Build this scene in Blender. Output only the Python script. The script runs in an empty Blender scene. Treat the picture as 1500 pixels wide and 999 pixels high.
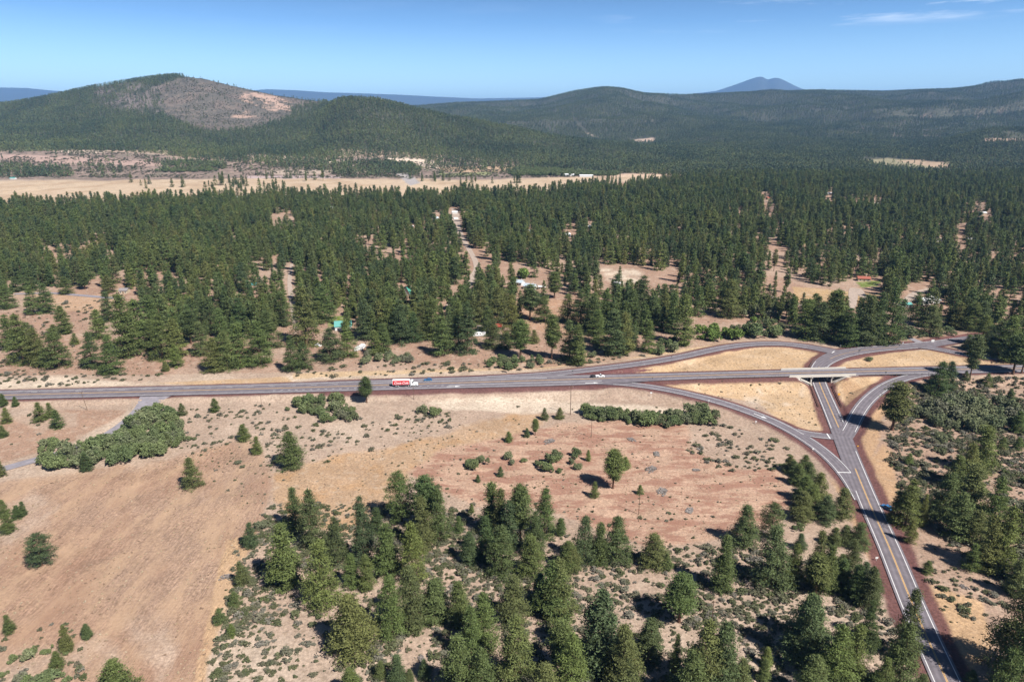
import bpy, math, random
import numpy as np
rng = np.random.default_rng(7)
random.seed(7)
S = bpy.context.scene
COL = S.collection
R = math.radians
# ------------------------------------------------------------------ camera geometry
H = 150.0                      # height of the viewpoint above the side road
PITCH = R(17.8)
CP, SP = math.cos(PITCH), math.sin(PITCH)
F = 1000.0; CX, CY = 750.0, 499.5

def elev_z(py, Y):             # height of what shows at photo row py at distance Y
    return H - Y*np.tan(PITCH + np.arctan((np.asarray(py, float)-CY)/F))
def plane_at(px, py, z):       # photo pixel -> point on the level z
    a = PITCH + np.arctan((np.asarray(py, float)-CY)/F)
    dz = H - z
    Y = dz/np.tan(a)
    return (np.asarray(px, float)-CX)/F*(Y*CP+dz*SP), Y
def project(X, Y, z):
    dz = H - z
    Z = Y*CP + dz*SP
    return CX + F*X/Z, CY + F*(dz*CP - Y*SP)/Z

# ------------------------------------------------------------------ noise
def _hash(ix, iy, seed):
    h = (ix.astype(np.int64)*374761393 + iy.astype(np.int64)*668265263 + seed*1442695041) & 0xffffffff
    h = ((h ^ (h >> 13))*1274126177) & 0xffffffff
    return ((h ^ (h >> 16)) & 0xffff)/65535.0
def vnoise(x, y, s=1.0, seed=0):
    x = np.asarray(x, float)/s; y = np.asarray(y, float)/s
    ix = np.floor(x); iy = np.floor(y); fx = x-ix; fy = y-iy
    fx = fx*fx*(3-2*fx); fy = fy*fy*(3-2*fy)
    a = _hash(ix, iy, seed); b = _hash(ix+1, iy, seed); c = _hash(ix, iy+1, seed); d = _hash(ix+1, iy+1, seed)
    return (a*(1-fx)+b*fx)*(1-fy)+(c*(1-fx)+d*fx)*fy
def fbm(x, y, s, seed=0, n=4):
    v = 0; a = 1; t = 0
    for k in range(n):
        v = v + a*vnoise(x, y, s/2**k, seed+17*k); t += a; a *= .5
    return v/t
def sst(v, a, b):
    t = np.clip((v-a)/(b-a), 0, 1); return t*t*(3-2*t)
def inpoly(px, py, poly):
    px = np.asarray(px, float); py = np.asarray(py, float)
    c = np.zeros(px.shape, bool); n = len(poly)
    for i in range(n):
        x0, y0 = poly[i]; x1, y1 = poly[(i+1) % n]
        if y0 == y1: continue
        k = ((y0 > py) != (y1 > py)) & (px < (x1-x0)*(py-y0)/(y1-y0)+x0)
        c ^= k
    return c
def softpoly(px, py, poly, nx, ny, amp=6.0):
    """polygon mask with a ragged edge, rows shifted by noise"""
    return inpoly(px + nx*amp, py + ny*amp*.5, poly)

# ------------------------------------------------------------------ naming
def tag(o, label=None, cat=None, group=None, kind=None):
    if label: o['label'] = label
    if cat: o['category'] = cat
    if group: o['group'] = group
    if kind: o['kind'] = kind
    return o
def empty(name, loc=(0, 0, 0), rz=0.0):
    o = bpy.data.objects.new(name, None); COL.objects.link(o)
    o.location = loc; o.rotation_euler = (0, 0, rz); o.empty_display_size = .5
    return o
def meshdata(name, V, faces, mat=None, smooth=False):
    me = bpy.data.meshes.new(name)
    me.from_pydata([tuple(map(float, v)) for v in V], [], [tuple(int(i) for i in f) for f in faces])
    if mat is not None:
        for m in (mat if isinstance(mat, (list, tuple)) else [mat]): me.materials.append(m)
    if smooth: me.polygons.foreach_set('use_smooth', [True]*len(me.polygons))
    me.update()
    return me
def npmesh(name, V, Q, mat=None, k=4, smooth=False):
    """fast mesh from arrays: V (n,3), Q (m,k)"""
    me = bpy.data.meshes.new(name)
    V = np.asarray(V, np.float32); Q = np.asarray(Q, np.int32)
    me.vertices.add(len(V)); me.vertices.foreach_set('co', V.ravel())
    me.loops.add(Q.size); me.loops.foreach_set('vertex_index', Q.ravel())
    me.polygons.add(len(Q)); me.polygons.foreach_set('loop_start', np.arange(0, Q.size, k, dtype=np.int32))
    try: me.polygons.foreach_set('loop_total', np.full(len(Q), k, np.int32))
    except Exception: pass
    if mat is not None: me.materials.append(mat)
    me.polygons.foreach_set('use_smooth', np.full(len(Q), smooth))
    me.update(calc_edges=True); me.validate()
    return me
def mobj(name, me, parent=None, loc=None):
    o = bpy.data.objects.new(name, me); COL.objects.link(o)
    if parent is not None: o.parent = parent
    if loc is not None: o.location = loc
    return o

class MB:
    """collects simple solids for one mesh"""
    def __init__(s): s.v = []; s.f = []
    def add(s, V, Fc):
        n = len(s.v); s.v += [tuple(v) for v in V]; s.f += [tuple(i+n for i in f) for f in Fc]; return s
    def box(s, x0, x1, y0, y1, z0, z1, taper=0):
        t = taper
        return s.add([(x0, y0, z0), (x1, y0, z0), (x1, y1, z0), (x0, y1, z0), (x0+t, y0+t, z1), (x1-t, y0+t, z1), (x1-t, y1-t, z1), (x0+t, y1-t, z1)],
                     [(0, 3, 2, 1), (4, 5, 6, 7), (0, 1, 5, 4), (1, 2, 6, 5), (2, 3, 7, 6), (3, 0, 4, 7)])
    def prism(s, pts, y0, y1, axis='y'):
        """polygon in (x,z) swept along y"""
        n = len(pts)
        V = [(p[0], y0, p[1]) for p in pts]+[(p[0], y1, p[1]) for p in pts]
        if axis == 'x': V = [(v[1], v[0], v[2]) for v in V]
        return s.add(V, [tuple(range(n)), tuple(range(2*n-1, n-1, -1))]+[(i, i+n, (i+1) % n+n, (i+1) % n) for i in range(n)])
    def tube(s, p, q, r0, r1=None, n=8, cap=True):
        r1 = r0 if r1 is None else r1
        p = np.array(p, float); q = np.array(q, float); d = q-p; d /= max(1e-9, np.linalg.norm(d))
        a = np.cross(d, [0, 0, 1.0])
        if np.linalg.norm(a) < 1e-3: a = np.cross(d, [1.0, 0, 0])
        a /= np.linalg.norm(a); b = np.cross(d, a)
        V = []
        for c, r in ((p, r0), (q, r1)):
            for i in range(n):
                t = 2*math.pi*i/n; V.append(tuple(c+r*(math.cos(t)*a+math.sin(t)*b)))
        Fc = [(i, (i+1) % n, (i+1) % n+n, i+n) for i in range(n)]
        if cap: Fc += [tuple(range(n-1, -1, -1)), tuple(range(n, 2*n))]
        return s.add(V, Fc)
    def build(s, name, mat, parent=None, loc=None, smooth=False):
        return mobj(name, meshdata(name, s.v, s.f, mat, smooth), parent, loc)

# ------------------------------------------------------------------ materials
def newmat(name):
    m = bpy.data.materials.new(name); m.use_nodes = True
    nt = m.node_tree; b = nt.nodes['Principled BSDF']
    b.inputs['Specular IOR Level'].default_value = .25
    return m, nt, b
def N(nt, typ, **kw):
    n = nt.nodes.new(typ)
    for k, v in kw.items():
        if k in n.inputs.keys() if hasattr(n.inputs, 'keys') else False: n.inputs[k].default_value = v
        else: setattr(n, k, v)
    return n
def plain(name, col, rough=.7, var=.12, scale=1.5, metal=0.0, spec=.25):
    m, nt, b = newmat(name)
    b.inputs['Roughness'].default_value = rough; b.inputs['Metallic'].default_value = metal
    b.inputs['Specular IOR Level'].default_value = spec
    tc = nt.nodes.new('ShaderNodeTexCoord'); nz = nt.nodes.new('ShaderNodeTexNoise')
    nz.inputs['Scale'].default_value = scale; nz.inputs['Detail'].default_value = 4
    nt.links.new(tc.outputs['Object'], nz.inputs['Vector'])
    mx = nt.nodes.new('ShaderNodeMix'); mx.data_type = 'RGBA'
    mx.inputs[6].default_value = tuple(c*(1-var) for c in col)+(1,)
    mx.inputs[7].default_value = tuple(min(1, c*(1+var)) for c in col)+(1,)
    nt.links.new(nz.outputs['Fac'], mx.inputs[0]); nt.links.new(mx.outputs[2], b.inputs['Base Color'])
    return m
# houses and sheds: px centre, py base, width m, depth m, wall height, roof rise, roof colour, wall colour, label, category, turn
HOUSES = [
 (179.5, 430.5, 6.5, 8, 2.8, 1.6, 'roof_grey', 'wall_cream', 'small cream shed with grey roof at the end of the farm track', 'shed', 8, 'shed'),
 (501, 484, 12, 9, 3.0, 3.2, 'roof_teal', 'wall_white', 'house with big teal metal roof beside a green lawn', 'house', 12, 'house'),
 (597.5, 434, 5, 8, 1.0, 7.0, 'roof_green', 'wall_white', 'steep green A-frame cabin deep among the pines', 'cabin', 62, 'cabin'),
 (731, 483, 4.2, 4.5, 2.6, 1.2, 'roof_red', 'wall_cream', 'small shed with bright red roof above the white trailer', 'shed', -8, 'shed'),
 (707, 485, 8, 6, 2.6, .5, 'roof_tan', 'wall_white', 'low shed with flat tan roof behind the white trailer', 'shed', 5, 'shed'),
 (761, 418.5, 8, 7, 2.8, 2.0, 'roof_blue', 'wall_white', 'pale blue roofed house left of the long blue one', 'house', -30, 'house'),
 (777, 424.5, 11, 7, 2.8, 2.2, 'roof_blue', 'wall_white', 'longer pale blue roofed house right of the lime green tree', 'house', -28, 'house'),
 (794, 424.5, 6, 4, 2.6, .8, 'roof_white', 'wall_cream', 'small white shed right of the two blue roofed houses', 'shed', -10, 'shed'),
 (1363, 446, 17, 9, 2.9, 2.4, 'roof_white', 'wall_white', 'long white house with pale roof at the right among trees', 'house', 14, 'house'),
 (1328, 450.5, 9, 6, 2.4, 1.2, 'roof_teal', 'wall_white', 'low teal roofed shed left of the long white house', 'shed', 6, 'shed'),
 (1267, 412.5, 11, 7, 2.6, 1.8, 'roof_rust', 'wall_cream', 'rust red roofed house behind the small green lawn at right', 'house', -12, 'house'),
 (831.5, 347, 6, 5, 3.0, 1.6, 'roof_white', 'wall_blue', 'white and pale blue shed alone in the middle of the forest', 'shed', 20, 'shed'),
 (638, 322.5, 7, 5, 2.6, 1.8, 'roof_blue', 'wall_white', 'pale blue roof poking out left of the gravel yard', 'shed', 40, 'shed'),
 (694.5, 321.5, 6, 4, 2.6, 1.8, 'roof_white', 'wall_white', 'small white roof poking out right of the gravel yard', 'shed', -50, 'shed'),
 (666, 313.5, 8, 5, 2.8, 1.4, 'roof_white', 'wall_white', 'white building at the top end of the gravel yard', 'shed', 10, 'shed'),
 (602, 335, 6, 5, 2.6, 1.2, 'roof_white', 'wall_cream', 'little white shed left of the gravel yard lane', 'shed', 20, 'shed'),
 (834, 258, 24, 9, 3.5, 2, 'roof_white', 'wall_white', 'left long white building at the far edge of the meadow', 'barn', 3, 'barn'),
 (859, 259.5, 34, 9, 3.5, 2, 'roof_white', 'wall_white', 'right longer white building at the far edge of the meadow', 'barn', -2, 'barn'),
 (352, 292.5, 14, 9, 3.5, 2, 'roof_white', 'wall_white', 'white barn at the near edge of the meadow', 'barn', 10, 'barn'),
 (487, 307, 9, 7, 3, 1.5, 'roof_white', 'wall_white', 'white shed at the forest edge below the meadow', 'shed', 0, 'shed'),
 (370, 421, 5.5, 5, 2.4, 1.5, 'roof_aqua', 'wall_cream', 'small shelter with bright turquoise roof left of the gravel track', 'shelter', 15, 'shelter'),
 (1441, 315, 9, 7, 3, 1.6, 'roof_white', 'wall_cream', 'pale house in a gap of the forest at the far right', 'house', 0, 'house'),
 (1127, 293, 8, 7, 3.4, 2, 'roof_rust', 'wall_cream', 'brown house in a gap of the forest right of centre', 'house', 10, 'house'),
 (1143, 279.5, 11, 7, 3, 1.6, 'roof_white', 'wall_white', 'white roofed house above the brown one in the forest', 'house', 0, 'house'),
 (1471, 261, 14, 9, 4, 2, 'roof_white', 'wall_cream', 'cream house high in the forest at the far right', 'house', 10, 'house'),
 (1277, 283, 10, 7, 3, 1.6, 'roof_white', 'wall_white', 'white house in the far forest below the clearing', 'house', 0, 'house'),
 (1216, 286, 10, 7, 3, 1.6, 'roof_white', 'wall_cream', 'pale shed in the far forest left of the white house', 'shed', 0, 'shed'),
 (1283, 301.5, 12, 7, 2.8, 1.2, 'roof_white', 'wall_white', 'lower of the white houses in the far forest at right', 'house', 5, 'house'),
 (18, 263, 12, 8, 3, 1.8, 'roof_teal', 'wall_white', 'small blue roofed house at the left end of the meadow', 'house', 0, 'house'),
 (619, 246.5, 12, 9, 6, 2, 'roof_tan', 'wall_cream', 'brown barn beyond the meadow near the quarry', 'barn', 0, 'barn'),
 (706, 246.0, 11, 9, 5, 2.5, 'roof_tan', 'wall_cream', 'tall brown barn in the pasture beyond the meadow', 'barn', 0, 'barn'),
 (775, 342, 6, 5, 2.8, 1.4, 'roof_white', 'wall_cream', 'tiny pale shed left of the white and pale blue shed', 'shed', 15, 'shed'),
 (865, 335, 7, 5, 2.8, 1.4, 'roof_white', 'wall_white', 'tiny white shed right of the white and pale blue shed', 'shed', -15, 'shed'),
 (1375, 354, 9, 6, 2.8, 1.6, 'roof_tan', 'wall_white', 'tan roofed house in the forest above the long white house', 'house', 10, 'house'),
 (1424, 354, 8, 6, 2.8, 1.6, 'roof_white', 'wall_cream', 'pale house right of the tan roofed house in the forest', 'house', -10, 'house'),
 (1468, 326, 9, 6, 3, 1.6, 'roof_grey', 'wall_white', 'grey roofed house near the right edge in the forest', 'house', 5, 'house'),
 (960, 441, 8, 6, 2.6, 1.6, 'roof_tan', 'wall_cream', 'tan roofed cabin on the bare lot behind the loop ramp pines', 'cabin', 20, 'cabin'),
 (905, 419, 6, 5, 2.5, 1.2, 'roof_white', 'wall_cream', 'small white roofed shed below the pale sandy lot', 'shed', -20, 'shed'),
]
VANSPOT = [(528, 512, 9), (541, 509, 6), (466, 506, 7), (701, 492, 20), (388, 420, 8)]
HAZE = 4.0e-5; EXPO = .84
# ================================================================== ROADS (centre lines measured, laid at real levels)
def catmull(P, step=3.0):
    P = np.asarray(P, float); out = []
    Q = np.vstack([2*P[0]-P[1], P, 2*P[-1]-P[-2]])
    for i in range(1, len(Q)-2):
        p0, p1, p2, p3 = Q[i-1], Q[i], Q[i+1], Q[i+2]
        n = max(2, int(np.linalg.norm((p2-p1)[:2])/step))
        for t in np.arange(n)/n:
            out.append(.5*((2*p1)+(-p0+p2)*t+(2*p0-5*p1+4*p2-p3)*t*t+(-p0+3*p1-3*p2+p3)*t**3))
    out.append(P[-1]); return np.array(out)
def road_px(pts):              # (px, py, z, wl, wr) -> world rows x, y, z, wl, wr
    out = []
    for p in pts:
        x, y = plane_at(p[0], p[1], p[2]); out.append((x, y)+tuple(p[2:]))
    return catmull(out)
def smooth_rows(A, k):
    A = A.copy()
    for _ in range(k): A[1:-1] = .25*A[:-2]+.5*A[1:-1]+.25*A[2:]
    return A
HZ = 5.0
ROADS = {}
ROADS['highway'] = smooth_rows(road_px([(-420, 590, 2.0, 7.5, 7), (-200, 584.5, 2.0, 7.5, 7), (0, 579.0, 2.0, 7.5, 7), (200, 574, 2.2, 7.6, 7), (400, 569, 2.6, 8, 7.2), (540, 564.8, 3.2, 9, 7.8),
    (700, 560, 4.0, 9.6, 8.8), (800, 557, 4.5, 8.2, 9.4), (880, 554.6, 4.8, 6.4, 9.0), (960, 552, HZ, 5.6, 6.2), (1060, 549.2, HZ, 5.5, 5.5), (1150, 546.9, HZ, 5.5, 5.5), (1310, 543.2, HZ, 5.6, 6.5),
    (1400, 541.4, HZ, 6, 7.0), (1560, 538.8, HZ, 7, 6), (1900, 534, HZ, 7, 6)]), 30)
ROADS['off_ramp'] = smooth_rows(road_px([(800, 559.5, 4.5, 2.0, 3.6), (860, 559.6, 4.7, 2.4, 3.6), (906, 561.0, 4.7, 3, 3.6), (960, 567.4, 4.2, 3.6, 3.6), (1013, 578, 3.3, 3.7, 3.7), (1067, 592.5, 2.3, 3.7, 3.7), (1120, 611.5, 1.4, 3.7, 3.7),
    (1147, 623.5, .9, 3.8, 3.8), (1173, 638.2, .5, 3.8, 3.8), (1200, 655.8, .25, 3.8, 3.8), (1215, 668.5, .1, 3.8, 3.8), (1233, 686.5, 0, 3.6, 3.8), (1249, 709, 0, 3.2, 3.6), (1262, 733, 0, 2.4, 2.8)]), 8)
ROADS['slip_lane'] = smooth_rows(road_px([(1150, 626, .85, 3.0, 3.2), (1170, 633, .5, 3.2, 3.2), (1194, 637.2, .2, 3.2, 3.4), (1222, 639.6, 0, 3.4, 3.6), (1236, 640.2, 0, 3.4, 3.8)]), 3)
ROADS['side_road'] = smooth_rows(road_px([(1520, 1270, 0, 4.3, 4.3), (1440, 1110, 0, 4.3, 4.3), (1388, 999, 0, 4.3, 4.3), (1348, 911, 0, 4.3, 4.3), (1326.5, 860, 0, 4.3, 4.3), (1302.5, 801, 0, 4.3, 4.3), (1273, 735.5, 0, 4.5, 4.3),
    (1244, 664.5, 0, 4.8, 4.3), (1231.5, 633, 0, 4.6, 4.6), (1214.7, 594.5, 0, 4.3, 4.4), (1201, 562.5, 0, 4.3, 4.3), (1196.5, 546.5, 0, 4.3, 4.6), (1201, 536, 0, 5.0, 5.0), (1212, 527.5, .2, 6.2, 5.4), (1231, 519.5, .5, 7.5, 6),
    (1260, 513.6, .6, 6.5, 6), (1300, 509.4, .8, 5.5, 5.5), (1350, 505.4, 1.0, 5.5, 6), (1383, 501.2, 1.2, 5, 5), (1407, 497.8, 1.4, 4.8, 4.8), (1470, 489, 1.8, 4.6, 4.6), (1600, 474, 3, 4.4, 4.4)]), 6)
ROADS['on_ramp'] = smooth_rows(road_px([(1237, 641, 0, 3.6, 3.6), (1244, 631, .1, 3.8, 3.8), (1250, 618, .4, 3.9, 3.9), (1258, 603, 1.0, 3.9, 3.9), (1271, 586, 1.8, 3.9, 3.9), (1292, 568.5, 3.0, 3.9, 3.9), (1313, 557.6, 4.0, 3.8, 3.8), (1340, 549.8, 4.7, 3.6, 3.6),
    (1367, 546.6, HZ, 3.2, 3.2), (1400, 544.4, HZ, 2.2, 2.4)]), 8)
ROADS['loop_ramp'] = smooth_rows(road_px([(640, 556.5, 3.6, 3, 3), (720, 553.2, 4.0, 3.4, 3), (790, 549.4, 4.2, 3.8, 3.6), (860, 542.2, 3.9, 3.9, 3.9), (940, 532.2, 3.1, 4, 4), (1000, 522.2, 2.2, 4, 4), (1033, 514.6, 1.7, 4, 4), (1067, 508, 1.3, 4.2, 4.2), (1100, 504.2, 1.0, 4.3, 4.3),
    (1133, 503, .8, 4.5, 4.5), (1167, 505.2, .6, 4.8, 4.8), (1200, 510.6, .5, 5.4, 5.4), (1228, 516.5, .5, 6, 6)]), 8)
ROADS['north_ramp'] = smooth_rows(road_px([(1335, 506, 1.0, 4.5, 4.5), (1355, 507.6, 1.1, 4.8, 4.8), (1374, 511, 1.5, 4.4, 4.4), (1396, 515.8, 2.2, 4, 4), (1420, 520, 3.0, 3.8, 3.8), (1444, 523.4, 3.8, 3.8, 3.8), (1470, 526.5, 4.4, 3.6, 3.6), (1540, 532, HZ, 3.4, 3.4), (1620, 535.5, HZ, 3, 3)]), 6)
ROADS['driveway'] = smooth_rows(road_px([(1352, 506, 1.0, 3.5, 4.5), (1349, 502, 1.0, 3.2, 3.4), (1341, 498.5, 1.0, 2.6, 2.6), (1330, 494, 1.0, 2.4, 2.4)]), 2)
ROADS['access_road'] = smooth_rows(road_px([(229, 579, 2.1, 9, 9), (222, 586, 1.6, 6, 7.5), (212, 595, 1.0, 4.2, 4.4), (198, 607, .6, 3.6, 3.6), (181, 621.5, .5, 3.3, 3.3), (150, 641, .4, 3.2, 3.2), (107, 658, .3, 3.2, 3.2), (62, 671, .3, 3, 3), (42.7, 675.5, .3, 3.0, 3.0), (8, 685.5, .3, 3.0, 3.0), (-60, 704, .3, 3, 3), (-200, 740, .3, 3, 3)]), 5)
ROADS['forest_lane'] = smooth_rows(road_px([(655, 444, 5, 2.4, 2.4), (683, 420, 5, 3.4, 3.4), (694, 402, 6, 4.2, 4.2), (697, 384, 6, 3.0, 3.0), (676, 348, 7, 3.4, 3.4), (669, 332, 7, 5.5, 5.5), (667, 316, 8, 6, 6), (664, 308, 8, 3, 3)]), 3)
ROADS['farm_track'] = smooth_rows(road_px([(20, 427, 5, 2.2, 2.2), (75, 426, 5, 2.4, 2.4), (110, 428.5, 5, 2.6, 2.6), (150, 431.5, 5, 2.8, 2.8), (180, 433.5, 5, 3, 3)]), 2)
ROADS['village_lane'] = smooth_rows(road_px([(1395, 412, 6, 2, 2), (1345, 424, 6, 4.0, 4.0), (1322, 440, 5, 3.8, 3.8), (1275, 436, 5, 3.2, 3.2), (1253, 420, 5, 4.2, 4.2), (1246, 446, 5, 3.2, 3.2), (1215, 448, 5, 3, 3), (1165, 440, 5, 2.6, 2.6), (1120, 428, 5, 2.4, 2.4)]), 3)
ROADS['gravel_track'] = smooth_rows(road_px([(433, 478, 3, 1.8, 1.8), (430, 452, 4, 2.4, 2.4), (426, 430, 5, 2.2, 2.2), (424, 410, 5, 2, 2), (427, 385, 6, 1.8, 1.8)]), 3)
CINDER = ('highway', 'off_ramp', 'slip_lane', 'side_road', 'on_ramp', 'loop_ramp', 'north_ramp')
PAVED = CINDER + ('driveway', 'access_road')

# bridge: where the side road passes under the highway
SRD = ROADS['side_road']; HW = ROADS['highway']
_d = np.linalg.norm(SRD[:, None, :2]-HW[None, :, :2], axis=2); _i, _j = np.unravel_index(np.argmin(_d), _d.shape)
BX, BY = HW[_j, 0], HW[_j, 1]
_hd = HW[min(_j+4, len(HW)-1), :2]-HW[_j-4, :2]; BDIR = _hd/np.linalg.norm(_hd)
BANG = math.atan2(BDIR[1], BDIR[0])
BL = 15.0                      # half length of the span between the abutment tops

def dist_to(road, X, Y, gap=None):
    """distance to the asphalt edge, and road level, for arrays of points"""
    P = ROADS[road]
    best = np.full(X.shape, 1e9); zz = np.zeros(X.shape)
    A = P[:-1]; B = P[1:]
    for a, b in zip(A[::1], B[::1]):
        if gap is not None:
            m = .5*(a+b)[:2]
            if abs((m-np.array(gap[:2]))@BDIR) < gap[2]: continue
        dx, dy = b[0]-a[0], b[1]-a[1]; L2 = dx*dx+dy*dy
        if L2 < 1e-9: continue
        t = np.clip(((X-a[0])*dx+(Y-a[1])*dy)/L2, 0, 1)
        cx = X-(a[0]+t*dx); cy = Y-(a[1]+t*dy)
        side = dx*cy-dy*cx       # >0 left of travel
        w = np.where(side > 0, a[3]+(b[3]-a[3])*t, a[4]+(b[4]-a[4])*t)
        d = np.hypot(cx, cy)-w
        k = d < best
        best = np.where(k, d, best); zz = np.where(k, a[2]+(b[2]-a[2])*t, zz)
    return best, zz

# ================================================================== TERRAIN
def rowset():
    ys = [-600.0]
    while ys[-1] < 45000:
        y = ys[-1]
        if y < 60: s = 14 if y < 0 else 5
        elif y < 330: s = 1.0 + (y-60)*.0008
        elif y < 640: s = 1.15
        elif y < 1500: s = y*.0042
        else: s = y*.0065
        ys.append(y+s)
    return np.array(ys)
GY = rowset()
GT = np.linspace(-1.3, 1.3, 861)
_c = np.abs(GT) > .95
GW = lambda y: np.sqrt(np.asarray(y, float)**2+120.0**2)
XX = GT[None, :]*GW(GY)[:, None]; YY = np.repeat(GY[:, None], len(GT), 1)

# skylines: (px, py) measured; distance; tree height on them
def sil(pts, px): p = np.array(pts, float); return np.interp(px, p[:, 0], p[:, 1])
SK_A = [(-600, 160), (-200, 152), (0, 149), (60, 140), (100, 132), (140, 124), (200, 115), (240, 109), (265, 107.5), (300, 112), (330, 119.5), (360, 127), (400, 136), (440, 141.5), (475, 144), (510, 147), (560, 160), (700, 190)]
SK_B = [(300, 225), (380, 190), (430, 160), (455, 149), (470, 143), (482, 140), (510, 140), (550, 142), (580, 149), (620, 160), (680, 172), (750, 183), (800, 194), (860, 203), (910, 209), (1000, 213), (1200, 214)]
SK_C = [(-600, 150), (400, 155), (560, 158), (610, 154), (660, 150), (740, 147), (790, 145), (815, 139), (850, 131), (885, 126), (910, 129), (945, 136), (1000, 138), (1100, 135), (1200, 132), (1300, 133), (1390, 130), (1440, 127), (1500, 119), (1600, 108), (2000, 112)]
SK_F = [(-600, 125), (0, 129), (40, 130), (75, 133.5), (120, 137), (300, 140), (390, 131.5), (430, 133), (475, 136), (540, 138), (580, 139.5), (610, 141), (640, 142.5), (700, 145), (1000, 140), (1050, 134), (1075, 125.5), (1095, 118), (1108, 113.8), (1113, 113.3), (1117, 114.5),
        (1122, 117.6), (1128, 116.4), (1134, 114.8), (1140, 115.6), (1150, 120), (1165, 127), (1180, 133), (1230, 135), (1340, 131.5), (1400, 131), (1450, 133), (2000, 135)]
PXC = CX+F*GT*1.065             # column as a photo x (far things)
zA = elev_z(sil(SK_A, PXC)+4.5, 3600.0); zB = elev_z(sil(SK_B, PXC)+5.5, 2900.0); zC = elev_z(sil(SK_C, PXC)+2.5, 6600.0); zF = elev_z(sil(SK_F, PXC), 26000.0)
useA = sst(PXC, 560, 430); useB = sst(PXC, 380, 470)
ZT = np.zeros(XX.shape)
for j in range(len(GT)):
    px = PXC[j]; left = 1-min(1, max(0, (px-250)/600)); base2 = 18+40*left
    k0 = [(-600, 0), (450, 0), (620, 3), (1000, 9), (1450, 14), (1800, 15), (2150, base2)]
    zb = zB[j]; wa = min(1, max(0, (600-px)/120))
    kl = [(2500, base2+24), (3000, .45*zA[j]+.55*base2), (3520, zA[j]), (3680, zA[j]), (4300, zA[j]*.55), (5600, 120)]
    km = [(2450, .55*base2+.45*zb), (2840, zb), (2970, zb), (3200, zb*.9+6), (3600, max(zb*.75, zA[j]*wa*.98)), (3900, max(60, .5*zb, zA[j]*wa*.8)), (4300, .22*zC[j]+55), (5400, .62*zC[j])]
    kr = [(2900, 42), (3400, 62), (4300, .28*zC[j]+45), (5400, .66*zC[j])]
    if px > 1380: kr = [(2500, 40+20*min(1, (px-1380)/60)), (2950, 58+62*min(1, (px-1380)/80)), (3350, 62), (4300, .28*zC[j]+45), (5400, .66*zC[j])]
    ke = [(6450, zC[j]), (6800, zC[j]), (7500, zC[j]*.8), (9500, 210), (15000, 220), (20000, .5*zF[j]), (25300, zF[j]), (26700, zF[j]), (31000, zF[j]*.6), (46000, 200)]
    def prof_(kk): kk = np.array(k0+kk+ke, float); return np.interp(GY, kk[:, 0], kk[:, 1])
    w1 = float(sst(px, 425, 505)); w2_ = float(sst(px, 900, 1060))
    v = 0
    if w1 < 1: v = v+(1-w1)*prof_(kl)
    if w1 > 0 and w2_ < 1: v = v+w1*(1-w2_)*prof_(km)
    if w2_ > 0: v = v+w1*w2_*prof_(kr)
    ZT[:, j] = v
for _ in range(14): ZT[1:-1] = .25*ZT[:-2]+.5*ZT[1:-1]+.25*ZT[2:]
far0 = GY > 1700
for _ in range(10):
    Zs = ZT.copy(); Zs[:, 1:-1] = .25*ZT[:, :-2]+.5*ZT[:, 1:-1]+.25*ZT[:, 2:]
    fm = far0 & (GY < 14000); ZT[fm] = Zs[fm] if _ < 2 else ZT[fm]*.7+Zs[fm]*.3
# relief: gullies on the hills, gentle swells nearby
hill = sst(YY, 2050, 2700)*(1-sst(YY, 12000, 18000))
cr = np.minimum(np.abs(YY-3600)/500, np.minimum(np.abs(YY-2900)/350, np.abs(YY-6600)/500))
amp = hill*np.clip(cr-np.where(YY > 4300, .35, 0), .05, 1)*np.clip(YY/60, 14, 75)
ZT += amp*np.where(YY < 4300, .8, 2.6)*(fbm(XX*1.1, YY*.8, 900, 3, 4)-.5)*1.5 + hill*8*(fbm(XX, YY, 160, 9, 3)-.5)
mid = sst(YY, 560, 800)*(1-sst(YY, 1300, 1500))
ZT += mid*7*(fbm(XX, YY, 220, 5, 3)-.5)
near = sst(YY, -50, 120)*(1-sst(YY, 470, 540))
ZT += near*(1.6*(fbm(XX, YY, 70, 21, 3)-.5)+.35*(fbm(XX, YY, 7, 23, 2)-.5))
# low bench south of the highway and a rise right of the side road
ZT += 3.0*sst(XX, 230, 330)*sst(YY, 300, 420)*(1-sst(YY, 445, 500))

# road embankments and cuts
NEAR = (GY > 60) & (GY < 1100)
Xn, Yn = XX[NEAR], YY[NEAR]
EDGE = {}
zr = ZT[NEAR].copy()
def local_dist(name, gap=None):
    P = ROADS[name]; m = 60.0
    box = (Xn > P[:, 0].min()-m) & (Xn < P[:, 0].max()+m) & (Yn > P[:, 1].min()-m) & (Yn < P[:, 1].max()+m)
    d = np.full(Xn.shape, 1e9); z = np.zeros(Xn.shape)
    dd, zz = dist_to(name, Xn[box], Yn[box], gap); d[box] = dd; z[box] = zz
    return d, z
gap = (BX, BY, BL+.5)
for nme in ROADS:
    d, z = local_dist(nme, gap if nme == 'highway' else None); EDGE[nme] = (d, z)
blend = np.zeros(Xn.shape); acc = np.zeros(Xn.shape); fill = np.full(Xn.shape, -1e9)
for nme in ('highway', 'off_ramp', 'on_ramp', 'loop_ramp', 'north_ramp', 'access_road'):
    d, z = EDGE[nme]; sh = 2.6 if nme != 'access_road' else .8
    zr = np.maximum(zr, z-.22-np.maximum(0, d-sh)/(2.6 if nme != 'highway' else 2.4))
for nme in ('side_road', 'slip_lane'):
    d, z = EDGE[nme]; zr = np.where(d < 30, np.maximum(zr, z-.22-np.maximum(0, d-2)/4.0), zr)
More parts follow.
